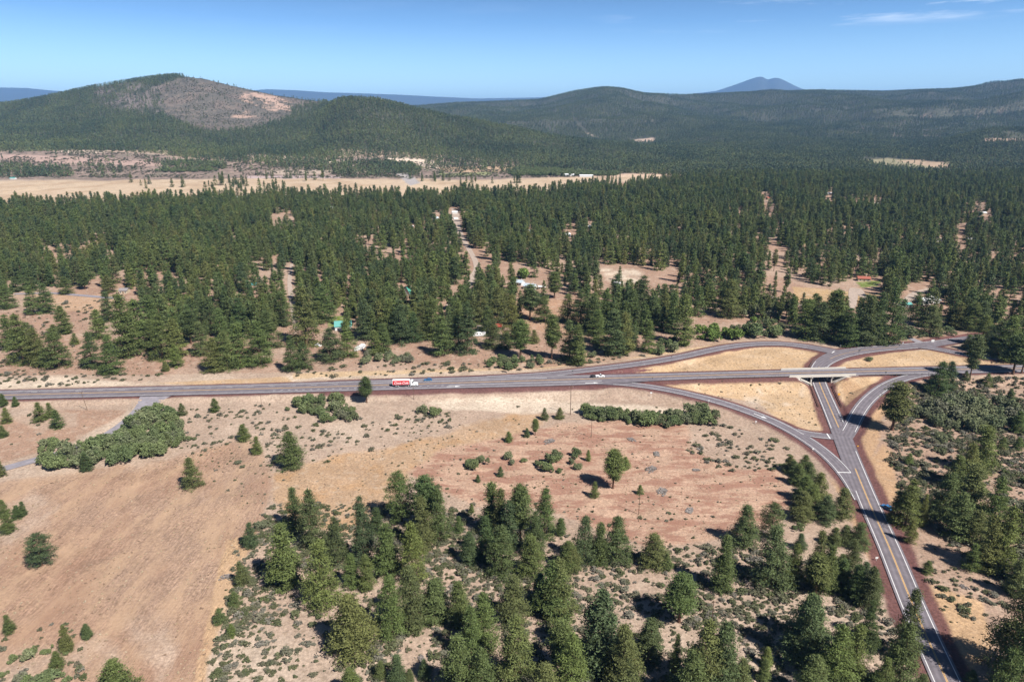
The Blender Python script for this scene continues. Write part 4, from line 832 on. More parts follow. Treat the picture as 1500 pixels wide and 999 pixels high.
ORD = ['leftmost', 'second', 'third', 'fourth', 'fifth', 'sixth', 'seventh', 'eighth', 'ninth', 'tenth', 'eleventh', 'twelfth', 'thirteenth', 'fourteenth', 'fifteenth', 'sixteenth', 'seventeenth', 'eighteenth', 'nineteenth', 'twentieth']
def ordinal(i, n):
    if n == 1: return 'only'
    if i == 0: return 'leftmost'
    if i == n-1: return 'rightmost'
    if i < 20: return ORD[i]+' from left'
    t = ['twenty', 'thirty', 'forty', 'fifty', 'sixty', 'seventy', 'eighty', 'ninety'][i//10-1 if (i+1) % 10 else (i+1)//10-2]
    i1 = i+1
    tens = ['', '', 'twenty', 'thirty', 'forty', 'fifty', 'sixty', 'seventy', 'eighty', 'ninety'][i1//10] if i1 < 100 else 'hundred'
    on = ['', 'first', 'second', 'third', 'fourth', 'fifth', 'sixth', 'seventh', 'eighth', 'ninth'][i1 % 10]
    if i1 % 10 == 0: return {20: 'twentieth', 30: 'thirtieth', 40: 'fortieth', 50: 'fiftieth', 60: 'sixtieth', 70: 'seventieth', 80: 'eightieth', 90: 'ninetieth'}.get(i1, 'hundredth')+' from left'
    return tens+'-'+on+' from left'
SHAPE = {'spire': 'slender pointed', 'full': 'dense full', 'cone': 'conical', 'tall': 'bare trunked', 'round': 'broad round'}
PINE_AT = []                   # x, y, crown radius of every single pine, to keep scatter away
NP = [0]
def put_pine(px, py, ty, wpx, kind, label, group):
    x, y, z = ground_at(px, py); dz = H-z; Zc = y*CP+dz*SP
    h = float(elev_z(ty, y))-z
    h = max(2.0, h*1.0); wid = wpx*Zc/F*.5
    prof, Rm, b0 = pine_profile(kind)
    return add_pine(x, y, z, h, wid/(Rm*.98), kind, label, group)
def add_pine(x, y, z, h, wscale, kind, label, group):
    cr, tr = PV[kind][NP[0] % len(PV[kind])]; NP[0] += 1
    ws = float(np.clip(wscale, .55*h, 1.9*h)); rz = random.uniform(0, 6.28)
    t = empty('pine_tree', (x, y, z-.05), rz); t.scale = (ws, ws, h)
    tr_ = mobj('trunk', tr, t); tr_.scale = (1, 1, 1); mobj('crown', cr, t)
    tag(t, label, 'pine tree' if h > 7 else 'young pine', group); PINE_AT.append((x, y, ws*.12)); return t
nt_ = 0
for region, lst in TREES:
    rows = []
    for c, bx, by, ty, w_, kd in lst:
        ox, oy, sc = CROPS[c]; rows.append((ox+bx/sc, oy+by/sc, oy+ty/sc, w_/sc, kd))
    rows.sort(key=lambda r: r[0])
    for i, r in enumerate(rows):
        put_pine(r[0], r[1], r[2], r[3]*1.16, r[4], '%s pine, %s %s' % (SHAPE[r[4]], ordinal(i, len(rows)), region), 'pines '+region); nt_ += 1
for c, bx, by, ty, w_, kd, lb in LONE:
    ox, oy, sc = CROPS[c]; put_pine(ox+bx/sc, oy+by/sc, oy+ty/sc, w_/sc*1.05, kd, lb, 'single pines around the field and flat'); nt_ += 1
print('hand placed pines', nt_)
# ================================================================== LOW DETAIL TREES FOR THE MASSED FOREST
def collection_of(name, meshes):
    c = bpy.data.collections.new(name)
    for i, me in enumerate(meshes):
        o = bpy.data.objects.new('%s_%02d' % (name, i), me); c.objects.link(o)
    return c                      # never linked to the scene: only a source of geometry
def joined(crown, trunk, name):
    """one mesh with two materials"""
    Vc = np.zeros(len(crown.vertices)*3, np.float32); crown.vertices.foreach_get('co', Vc); Vc = Vc.reshape(-1, 3)
    Vt = np.zeros(len(trunk.vertices)*3, np.float32); trunk.vertices.foreach_get('co', Vt); Vt = Vt.reshape(-1, 3)
    fc = [tuple(p.vertices) for p in crown.polygons]; ft = [tuple(i+len(Vc) for i in p.vertices) for p in trunk.polygons]
    me = bpy.data.meshes.new(name); me.from_pydata(np.vstack([Vc, Vt]).tolist(), [], fc+ft)
    me.materials.append(crown.materials[0]); me.materials.append(trunk.materials[0])
    me.polygons.foreach_set('material_index', [0]*len(fc)+[1]*len(ft))
    lv = np.zeros(len(fc), np.float32); crown.attributes['leafvar'].data.foreach_get('value', lv)
    at = me.attributes.new('leafvar', 'FLOAT', 'FACE'); at.data.foreach_set('value', np.r_[lv, np.full(len(ft), .5)].astype(np.float32)); me.update(); return me
MIDS = []
for i, kd in enumerate(['cone', 'cone', 'full', 'spire', 'cone', 'spire', 'tall', 'full']):
    c_, t_ = make_pine(kd, 500+i, 76, 7, 6, .0195); MIDS.append(joined(c_, t_, 'mid_pine'))
def far_tree(seed, kind):
    g = np.random.default_rng(seed); prof, Rm, b0 = pine_profile(kind); n = 46
    u = g.uniform(0, 1, n)**1.1; a = g.uniform(0, 6.28, n); r = Rm*1.15*prof(u)*g.uniform(.6, .95, n)
    Cn = np.column_stack([r*np.cos(a), r*np.sin(a), b0+(1-b0)*u*.96]); bias = np.column_stack([np.cos(a), np.sin(a), np.full(n, .35)])*1.2
    V = quads_at(Cn, np.full(n, .06), .7, 0, g, bias); c = leafmesh('c', V, M['pine_far'], np.clip(.5+g.normal(0, .2, n), 0, 1))
    mb = MB().tube((0, 0, -.05), (0, 0, .9), .016, .004, 4, False); return joined(c, meshdata('t', mb.v, mb.f, M['bark']), 'far_pine')
FARS = [far_tree(600+i, k) for i, k in enumerate(['full', 'cone', 'spire', 'full', 'cone'])]
C_MID = collection_of('mid_pine_source', MIDS); C_FAR = collection_of('far_pine_source', FARS)
C_STRAW = collection_of('straw_source', TV); C_SAGE = collection_of('sage_source', [m for m, _ in SV]); C_WIL = collection_of('willow_source', [m for m, _ in WV])
def scatter(name, pts, scl, src, label):
    """one object: a point cloud carrying size and turn, each point an instance"""
    n = len(pts); me = bpy.data.meshes.new(name); me.vertices.add(n); me.vertices.foreach_set('co', np.asarray(pts, np.float32).ravel())
    at = me.attributes.new('siz', 'FLOAT_VECTOR', 'POINT'); at.data.foreach_set('vector', np.asarray(scl, np.float32).ravel())
    at = me.attributes.new('turn', 'FLOAT_VECTOR', 'POINT'); rz = np.zeros((n, 3)); rz[:, 2] = rng.uniform(0, 6.28, n); rz[:, 0] = rng.normal(0, .02, n); at.data.foreach_set('vector', rz.astype(np.float32).ravel())
    at = me.attributes.new('which', 'INT', 'POINT'); at.data.foreach_set('value', rng.integers(0, 97, n).astype(np.int32)); me.update()
    o = mobj(name, me); ng = bpy.data.node_groups.new(name, 'GeometryNodeTree'); ng.interface.new_socket('Geometry', in_out='INPUT', socket_type='NodeSocketGeometry'); ng.interface.new_socket('Geometry', in_out='OUTPUT', socket_type='NodeSocketGeometry')
    A = ng.nodes.new; L = ng.links.new; gi = A('NodeGroupInput'); go = A('NodeGroupOutput'); iop = A('GeometryNodeInstanceOnPoints'); ci = A('GeometryNodeCollectionInfo')
    ci.inputs['Collection'].default_value = src; ci.inputs['Separate Children'].default_value = True; ci.inputs['Reset Children'].default_value = True; iop.inputs['Pick Instance'].default_value = True
    def na(nm, ty): q = A('GeometryNodeInputNamedAttribute'); q.data_type = ty; q.inputs['Name'].default_value = nm; return [s for s in q.outputs if s.enabled and s.name == 'Attribute'][0]
    L(gi.outputs[0], iop.inputs['Points']); L(ci.outputs[0], iop.inputs['Instance']); L(na('which', 'INT'), iop.inputs['Instance Index']); L(na('siz', 'FLOAT_VECTOR'), iop.inputs['Scale']); L(na('turn', 'FLOAT_VECTOR'), iop.inputs['Rotation'])
    L(iop.outputs[0], go.inputs[0]); md = o.modifiers.new('scatter', 'NODES'); md.node_group = ng
    tag(o, label, kind='stuff'); return o

# clearings (base positions in the photograph)
CLEAR = [[(395, 320), (415, 308), (436, 316), (432, 330), (402, 334)], [(659, 310), (677, 310), (676, 345), (694, 376), (722, 394), (724, 402), (706, 412), (686, 420), (684, 415), (694, 392), (670, 352)],
 [(518, 345), (552, 343), (562, 360), (606, 378), (596, 388), (528, 374)], [(738, 384), (795, 394), (832, 420), (862, 440), (850, 470), (800, 478), (755, 460), (752, 430), (728, 408)], [(878, 385), (938, 390), (992, 405), (1005, 428), (950, 436), (918, 430), (882, 408)],
 [(1118, 355), (1135, 352), (1155, 378), (1160, 402), (1190, 420), (1240, 426), (1242, 406), (1292, 404), (1292, 440), (1240, 452), (1160, 442), (1112, 430), (1128, 385)], [(1308, 430), (1330, 418), (1358, 418), (1382, 438), (1372, 454), (1306, 460)], [(422, 400), (430, 400), (434, 440), (436, 478), (422, 480), (424, 430)],
 [(380, 398), (402, 400), (406, 430), (384, 430)], [(474, 458), (522, 458), (534, 492), (568, 520), (520, 535), (470, 520)], [(685, 470), (768, 468), (772, 500), (690, 505)], [(765, 462), (870, 462), (870, 510), (770, 510)], [(1110, 282), (1128, 282), (1142, 318), (1118, 322)], [(1326, 428), (1345, 440), (1330, 470), (1305, 470)],
 [(582, 418), (604, 418), (612, 440), (590, 442)], [(632, 313), (652, 313), (652, 330), (632, 330)], [(820, 336), (845, 336), (845, 356), (822, 356)], [(1200, 292), (1300, 296), (1300, 304), (1200, 300)], [(1425, 300), (1450, 298), (1455, 330), (1430, 330)], [(1395, 330), (1410, 330), (1415, 385), (1398, 385)]]
FOREST = [(-3000, 306), (0, 303), (150, 300), (280, 297), (400, 292), (500, 290), (600, 293), (700, 289), (800, 284), (900, 276), (1000, 264), (1500, 250), (4000, 235), (4000, 470), (1560, 500), (1440, 488), (1395, 478), (1330, 482), (1255, 492), (1180, 478), (1100, 470), (1060, 458), (1000, 478), (965, 486), (930, 500), (885, 490),
          (850, 470), (800, 470), (765, 475), (720, 500), (690, 500), (640, 500), (570, 498), (520, 500), (455, 480), (420, 480), (395, 500), (330, 505), (280, 515), (255, 500), (240, 480), (210, 455), (195, 425), (120, 420), (60, 424), (0, 442), (-200, 470), (-3000, 540)]
def grid_pts(y0, y1, sp, tmax, jit=.45):
    out = []; y = y0
    while y < y1:
        s = sp(y) if callable(sp) else sp; xm = tmax*y+30; n = int(2*xm/s); x = np.linspace(-xm, xm, n)+rng.uniform(-jit, jit, n)*s; out.append(np.column_stack([x, y+rng.uniform(-jit, jit, n)*s])); y += s
    return np.vstack(out)
def clearmask(px, py, hp):
    m = np.zeros(len(px), bool)
    jx_ = rng.normal(0, 2.0, len(px)); jy_ = rng.normal(0, 1.2, len(px))
    for hs_ in HOUSES+[(v[0], v[1], 0) for v in VANSPOT]:
        yk = hs_[1]; Yd = 150/math.tan(PITCH+math.atan((yk-CY)/F)); wv = (hs_[2]*F/(Yd*CP) if hs_[2] else 16)*.5
        m |= (np.abs(px-hs_[0]) < wv+1.2*1000/Yd) & (py > yk-16*300/Yd-1) & (py < yk+12*F/(Yd*CP)*.95) & (Yd < 1500)
    for c in CLEAR: m |= inpoly(px+jx_, py+jy_, c) | inpoly(px+jx_, py-.32*hp+jy_, c)
    return m & (rng.random(len(px)) < .93)
P2 = grid_pts(470, 1780, lambda y: 8.9+.0004*(y-470), .84)
z_ = tz(P2[:, 0], P2[:, 1]); px_, py_ = project(P2[:, 0], P2[:, 1], z_)
hh = (9.5+17.5*rng.beta(2.0, 1.5, len(P2)))*(.9+.25*vnoise(P2[:, 0], P2[:, 1], 90, 71)); hp_ = hh*F/(P2[:, 1]*CP)*.95
jm = (vnoise(P2[:, 0], P2[:, 1], 45, 73)-.5)*9*(py_ < 330)
keep = inpoly(px_, py_+jm, FOREST) & ~clearmask(px_, py_, hp_)
gap1 = fbm(P2[:, 0], P2[:, 1], 26, 74, 3); dens = .95-.75*sst(gap1+.03*sst(px_, 700, 1000), .62, .68)*sst(P2[:, 1], 480, 560)-.30*sst(fbm(P2[:, 0], P2[:, 1], 60, 77, 3), .55, .68)-.35*sst(px_, 820, 980)*sst(py_, 300, 350)*sst(fbm(P2[:, 0], P2[:, 1], 35, 79, 3), .45, .6)
keep &= rng.random(len(P2)) < dens
keep |= inpoly(px_, py_, ME) & (P2[:, 1] > 1150) & (rng.random(len(P2)) < .22*sst(vnoise(P2[:, 0], P2[:, 1], 60, 75), .72, .8)*sst(px_, 100, 500))
pa = np.array(PINE_AT)
def near_pines(P, r):
    m = np.zeros(len(P), bool); far_ok = P[:, 1] > 720
    idx_ = np.where(~far_ok)[0]
    for k in range(0, len(idx_), 2000):
        q = idx_[k:k+2000]; d = np.hypot(P[q, None, 0]-pa[None, :, 0], P[q, None, 1]-pa[None, :, 1]); m[q] = (d < r).any(1)
    return m
keep &= ~near_pines(P2, 5.0)
for nme in ROADS:                   # not on the roads or lanes
    Pd = ROADS[nme]
    idx_ = np.where(keep & (P2[:, 0] > Pd[:, 0].min()-12) & (P2[:, 0] < Pd[:, 0].max()+12) & (P2[:, 1] > Pd[:, 1].min()-12) & (P2[:, 1] < Pd[:, 1].max()+12))[0]
    if len(idx_):
        d, _z = dist_to(nme, P2[idx_, 0], P2[idx_, 1]); keep[idx_[d < 3.5]] = False
P2 = P2[keep]; hh = hh[keep]; z_ = z_[keep]; px_ = px_[keep]; py_ = py_[keep]
# the nearest of these that stand in view become trees of their own, up to three hundred in all
inv = (px_ > -5) & (px_ < 1505); order = np.argsort(np.where(inv, -hh*F/P2[:, 1], 0)); NIND = max(0, 300-len(PINE_AT))
ind = order[:NIND]; mk = np.zeros(len(P2), bool); mk[ind] = True
zones_ = [(-50, 440, 'in the wood behind the open stand'), (440, 720, 'in the wood behind the teal roof'), (720, 1020, 'in the wood behind the red shed'), (1020, 1290, 'in the wood behind the loop ramp'), (1290, 1600, 'in the wood behind the junction')]
kinds_ = ['full', 'cone', 'full', 'spire', 'full']
for a_, b_, ph in zones_:
    ii = [i for i in ind if a_ <= px_[i] < b_]; ii.sort(key=lambda i: px_[i])
    for k, i in enumerate(ii):
        kd = kinds_[i % 5]; add_pine(P2[i, 0], P2[i, 1], z_[i], hh[i], hh[i]*random.uniform(.95, 1.25), kd, '%s pine, %s %s' % (SHAPE[kd], ordinal(k, len(ii)), ph), 'pines '+ph)
s_ = hh[~mk]; wd = s_*rng.uniform(.9, 1.3, len(s_))
scatter('pine_forest', np.column_stack([P2[~mk], z_[~mk]-.2]), np.column_stack([wd, wd, s_]), C_MID, 'dense dark pine forest filling the valley behind the front row of trees')
print('mid forest', (~mk).sum(), 'individual', mk.sum())

# ------------------------------------------------------------------ the far woods on slopes and hills
def visible(x, y, z, top):
    """does anything block the line from the viewpoint to the top of the tree (or from 60 m to either side)?"""
    ok = np.zeros(len(x), bool)
    for ex in (0,):
        blocked = np.zeros(len(x), bool)
        for f in (.35, .45, .55, .62, .68, .74, .79, .84, .88, .92, .95, .97, .985):
            X_ = ex+(x-ex)*f; Y_ = y*f; Zl = H+(z+top-H)*f; blocked |= tz(X_, Y_) > Zl+12
        ok |= ~blocked
    return ok
P3 = grid_pts(1790, 8000, lambda y: 8.6+max(0, (y-1800))*.0015, .80)
z3 = tz(P3[:, 0], P3[:, 1]); qx, qy = project(P3[:, 0], P3[:, 1], z3)
pr = np.full(len(P3), .93)
nfa = fbm(P3[:, 0], P3[:, 1], 90, 81, 3); nfb = fbm(P3[:, 0], P3[:, 1], 240, 83, 3); jx3 = (nfa-.5)*30; jy3 = (nfb-.5)*14
def zp(poly): return inpoly(qx+jx3, qy+jy3, poly)
belt = (qy > 221) & (qx < 330) | (qy > 232) & (qx < 760) | (qy > 246) & (qx < 1000)
SCR = [(-3000, 222), (0, 223), (130, 221), (240, 228), (300, 238), (400, 240), (450, 240), (520, 230), (620, 234), (740, 244), (930, 255), (1000, 256), (1000, 266), (900, 272), (700, 290), (0, 306), (-3000, 320)]
inscr = inpoly(qx+jx3*.4, qy+jy3*.3, SCR); pr[inscr] = .012
def clump(poly, v): pr[inpoly(qx+jx3*.35, qy+jy3*.35, poly)] = v
clump([(-200, 244), (0, 244), (50, 246), (106, 250), (104, 261), (0, 268), (-200, 270)], .6); clump([(120, 240), (128, 250), (105, 252)], .2); clump([(115, 238), (180, 245), (210, 248), (205, 254), (115, 250)], .10); clump([(225, 238), (330, 236), (330, 252), (235, 255)], .25)
clump([(360, 225), (480, 232), (480, 250), (420, 248), (360, 240)], .5); clump([(480, 240), (560, 236), (620, 250), (610, 258), (490, 262)], .4); clump([(610, 236), (760, 240), (760, 256), (640, 250)], .15)
bald = zp(BALD); pr[bald] = .05; mx3 = zp(MIX); pr[mx3 & ~bald] = .35
pr[(nfb > .66) & ~inscr] *= .55; pr[(qx > 1180) & (qy > 160) & (qy < 205) & (nfa > .58)] *= .15
for q in ([(1262, 233), (1300, 231), (1392, 239), (1388, 252), (1330, 250), (1280, 244)], [(1440, 202), (1560, 203), (1560, 209), (1440, 208)], [(925, 204), (958, 201), (962, 209), (930, 211)], [(840, 170), (862, 195), (880, 203), (900, 211), (885, 206), (858, 197), (836, 172)], [(1225, 196), (1290, 184), (1370, 166), (1385, 168), (1310, 187), (1240, 202)]):
    pr[inpoly(qx, qy, q)] = .04 if q[0][0] != 1225 else .5
k3 = (rng.random(len(P3)) < pr) & (qx > -120) & (qx < 1620)
k3 &= visible(P3[:, 0], P3[:, 1], z3, 16.0)
P3 = P3[k3]; z3 = z3[k3]; h3 = rng.uniform(11, 20, len(P3)); h3[bald[k3]] *= .75; h3[inscr[k3]] *= 1.15; w3 = h3*rng.uniform(1.1, 1.6, len(P3))
print('far forest', len(P3))
scatter('hill_forest', np.column_stack([P3, z3-.4]), np.column_stack([w3, w3, h3]), C_FAR, 'far wooded hills and slopes, thousands of small conifers')

# scrub on the bald hill and the slope beyond the meadow
P4 = grid_pts(1760, 4000, lambda y: 7.5 if y < 2300 else 11.0, .82)
z4 = tz(P4[:, 0], P4[:, 1]); q4x, q4y = project(P4[:, 0], P4[:, 1], z4); n4_ = fbm(P4[:, 0], P4[:, 1], 40, 88, 3)
m4 = (inpoly(q4x, q4y, BALD) | inpoly(q4x, q4y, MIX) | (inpoly(q4x, q4y, SC) & ~inpoly(q4x, q4y, ME))) & (rng.random(len(P4)) < .85*sst(n4_, .38, .6)) & (q4x > -80) & (q4x < 1580)
P4 = P4[m4]; z4 = z4[m4]; h4 = rng.uniform(1.2, 3.4, len(P4)); w4 = h4*rng.uniform(1.3, 2.4, len(P4))
scatter('hill_scrub', np.column_stack([P4, z4-.1]), np.column_stack([w4, w4, h4]), C_SAGE, 'low grey green scrub on the bald hill and the slope beyond the meadow')
# loose trees standing out on the near edge of the meadow
# ================================================================== BUSHES
def crop_poly(c, pts): ox, oy, sc = CROPS[c]; return [(ox+x/sc, oy+y/sc) for x, y in pts]
def rpoly(c, pts): return crop_poly(c, pts) if c else pts
def fill_points(poly, spacing, edge_only=False, jit=.4):
    """ground points, spaced in metres, inside an outline measured in the photograph"""
    a = np.array([ground_at(x, y)[:2] for x, y in poly]); x0, y0 = a.min(0); x1, y1 = a.max(0)
    gx, gy = np.meshgrid(np.arange(x0, x1, spacing), np.arange(y0, y1, spacing)); gx = gx.ravel()+rng.uniform(-jit, jit, gx.size)*spacing; gy = gy.ravel()+rng.uniform(-jit, jit, gy.size)*spacing
    k = inpoly(gx, gy, [tuple(v) for v in a]); return np.column_stack([gx[k], gy[k]])
SH = []
def clear_of_roads(P, m=2.5):
    k = np.ones(len(P), bool)
    for nme in ROADS:
        Pd = ROADS[nme]; idx_ = np.where((P[:, 0] > Pd[:, 0].min()-15) & (P[:, 0] < Pd[:, 0].max()+15) & (P[:, 1] > Pd[:, 1].min()-15) & (P[:, 1] < Pd[:, 1].max()+15))[0]
        if len(idx_): d, _z = dist_to(nme, P[idx_, 0], P[idx_, 1]); k[idx_[d < m]] = False
    return P[k]
NB = [0]
def add_bush(x, y, h, w, var, name, label, cat, group, parts=True):
    z = float(tz(x, y)); me, st = var[NB[0] % len(var)]; NB[0] += 1
    if parts:
        t = empty(name, (x, y, z-.1), random.uniform(0, 6.28)); t.scale = (w/1.1, w/1.1, h); mobj('foliage', me, t); mobj('stem', st, t)
    else:
        t = mobj(name, me, None, (x, y, z-.05)); t.rotation_euler = (0, 0, random.uniform(0, 6.28)); t.scale = (w/1.1, w/1.1, h)
    return tag(t, label, cat, group)
WILLOWS = [
 ('T', [(165, 625), (165, 545), (270, 500), (360, 495), (430, 500), (530, 440), (620, 385), (700, 350), (770, 355), (870, 320), (990, 330), (1000, 480), (950, 530), (850, 560), (700, 585), (560, 600), (330, 632)], 4.7, 4.2, 7.6, 'dense green willow bush in the long thicket beside the pale access road'),
 ('U', [(70, 315), (130, 255), (350, 245), (400, 290), (450, 330), (450, 370), (300, 378), (140, 320)], 4.6, 3.8, 6.2, 'green willow bush in the clump below the highway left of the truck'),
 ('U', [(690, 305), (740, 290), (890, 300), (880, 345), (790, 352), (700, 320)], 6.2, 3.8, 5.8, 'green willow bush in the small clump below the truck'),
 ('V', [(180, 355), (210, 320), (380, 320), (560, 325), (860, 320), (960, 340), (930, 375), (860, 400), (680, 400), (540, 385), (380, 375)], 4.3, 3.8, 6.8, 'loose green willow in the long row above the red heather flat'),
 ('V', [(0, 560), (60, 530), (215, 560), (220, 640), (110, 665), (0, 670)], 6.5, 2.6, 5.0, 'green willow in the tuft group left of the lone heather flat pine'),
 ('U', [(1040, 640), (1060, 590), (1160, 590), (1180, 640), (1090, 650)], 4.6, 3.0, 5.2, 'green willow in the small clump at the left end of the heather flat'),
 ('U', [(1215, 600), (1230, 570), (1495, 570), (1495, 605), (1400, 610)], 6.0, 2.8, 4.6, 'green willow in the straight row on the heather flat'),
 ('H', [(520, 470), (640, 430), (900, 370), (1100, 370), (1260, 390), (1480, 520), (1480, 620), (1250, 640), (1100, 640), (880, 620), (700, 600), (560, 560)], 5.4, 4.6, 8.2, 'pale green willow on the brushy slope right of the interchange'),
 ('H', [(520, 700), (640, 660), (860, 700), (860, 800), (700, 800), (540, 780)], 7.0, 2.6, 4.2, 'pale green bush lower on the brushy slope right of the ramp'),
 ('N', [(400, 880), (480, 800), (730, 780), (960, 800), (960, 875), (560, 890)], 5.4, 3.6, 5.8, 'green willow bush on the bank above the highway near the red shed'),
 ('M', [(640, 820), (700, 750), (1100, 770), (1180, 820), (1100, 840), (760, 835)], 6.6, 3.4, 5.4, 'grey green willow on the bank below the white vans'),
 ('O', [(600, 740), (640, 620), (830, 590), (850, 680), (760, 730), (640, 770)], 6.4, 4.2, 6.4, 'leafy green willow on the bank left of the loop ramp curve'),
 ('O', [(0, 700), (60, 640), (130, 690), (130, 790), (0, 830)], 7.0, 2.8, 4.6, 'grey green bush at the foot of the pines by the loop ramp'),
 ('O', [(950, 600), (1060, 500), (1400, 520), (1490, 540), (1490, 580), (1200, 630), (1000, 620)], 8.5, 4.4, 7.0, 'rounded green deciduous bush in the row behind the loop ramp'),
 ('S', [(300, 600), (300, 560), (440, 570), (440, 640), (290, 640)], 9.0, 4.2, 7.0, 'rounded green deciduous bush near the top of the loop ramp'),
 ('S', [(170, 560), (260, 470), (420, 470), (460, 520), (420, 570), (260, 560)], 9.5, 4.5, 7.5, 'loose green cottonwood among grey scrub behind the loop ramp'),
 ('P', [(460, 590), (480, 555), (740, 560), (740, 600), (600, 610)], 6.5, 2.8, 4.6, 'low green bush on the grass bank behind the road junction'),
 ('P', [(540, 220), (560, 120), (720, 110), (760, 200), (840, 240), (800, 300), (740, 230)], 10., 5.0, 8.0, 'olive green broadleaf tree beside the long white house'),
 ('P', [(1400, 560), (1440, 470), (1600, 470), (1600, 700), (1450, 720), (1420, 640)], 9.0, 6.0, 9.0, 'green broadleaf tree at the right edge behind the junction'),
 ('W', [(0, 960), (20, 850), (120, 870), (200, 830), (290, 850), (420, 790), (490, 760), (490, 730), (380, 770), (270, 800), (180, 790), (100, 850), (0, 830)], 3.6, 1.8, 3.2, 'green bush in the straggling patch at the bottom left corner'),
 ('W', [(0, 1000), (0, 930), (100, 950), (260, 950), (360, 930), (390, 1000)], 4.0, 2.0, 3.6, 'larger green bush at the very bottom left edge'),
 ('W', [(1340, 230), (1420, 100), (1500, 150), (1420, 250)], 4.6, 1.8, 3.0, 'low green bush along the right edge of the brown field'),
 ('G', [(730, 470), (740, 390), (870, 400), (940, 470), (1080, 440), (1080, 460), (900, 480)], 5.0, 1.8, 3.2, 'low green bush below the smooth green grove'),
 ('Y', [(1180, 960), (1180, 850), (1500, 700), (1500, 960)], 9.0, 1.8, 3.2, 'scattered low green bush under the pines right of the side road'),
]
nw = 0
for c, poly, spc, h0, h1, lb in WILLOWS:
    P = clear_of_roads(fill_points(rpoly(c, poly), spc)); P = P[vnoise(P[:, 0], P[:, 1], 9, 55) > (.10 if c in ('T', 'V') else .22)]; grp = 'bushes: '+lb
    cat = 'tree' if 'tree' in lb or 'cottonwood' in lb else 'bush'
    for x, y in P:
        h = random.uniform(h0*.65, h1)*1.1; w = h*random.uniform(.95, 1.35)
        var = BV if ('rounded green deciduous' in lb and random.random() < .5) else (PW if 'pale green' in lb or 'grey' in lb or random.random() < .2 else WV)
        add_bush(x, y, h if cat == 'bush' else h*1.2, w, var, 'willow_bush' if cat == 'bush' else 'broadleaf_tree', lb, cat, grp[:60]); nw += 1
BRIGHT = [('N', 460, 100, 13, 'bright lime green tree left of the lane among the pines'), ('N', 820, 50, 22, 'bright lime green tree behind the pale blue roofed houses'), ('O', 1330, 600, 24, 'round yellow green bush beside the white post by the loop ramp'), ('O', 1160, 630, 22, 'round dark green bush left of the yellow green one by the loop ramp'),
 ('S', 320, 640, 30, 'broad rounded green bush left of the twin bushes at the loop ramp top'), ('S', 410, 640, 26, 'rounded green bush at the top of the loop ramp curve'), ('P', 420, 580, 24, 'leafy tree at the right end of the tall row behind the junction'), ('P', 790, 560, 16, 'small round green bush near the driveway'),
 ('P', 90, 795, 11, 'low dark bush on the golden grass near the junction'), ('P', 1110, 720, 9, 'small round bush beside the dark round pine at the junction')]
for c, bx, by, wp, lb in BRIGHT:
    ox, oy, sc = CROPS[c]; x, y, z = ground_at(ox+bx/sc, oy+by/sc); wm = wp*(y*CP+H*SP)/F
    add_bush(x, y, wm*.8 if wm > 5 else wm*.55, wm, BV if 'lime' in lb or 'yellow' in lb else WV, 'leafy_bush', lb, 'bush', 'single leafy bushes')
print('willows', nw)

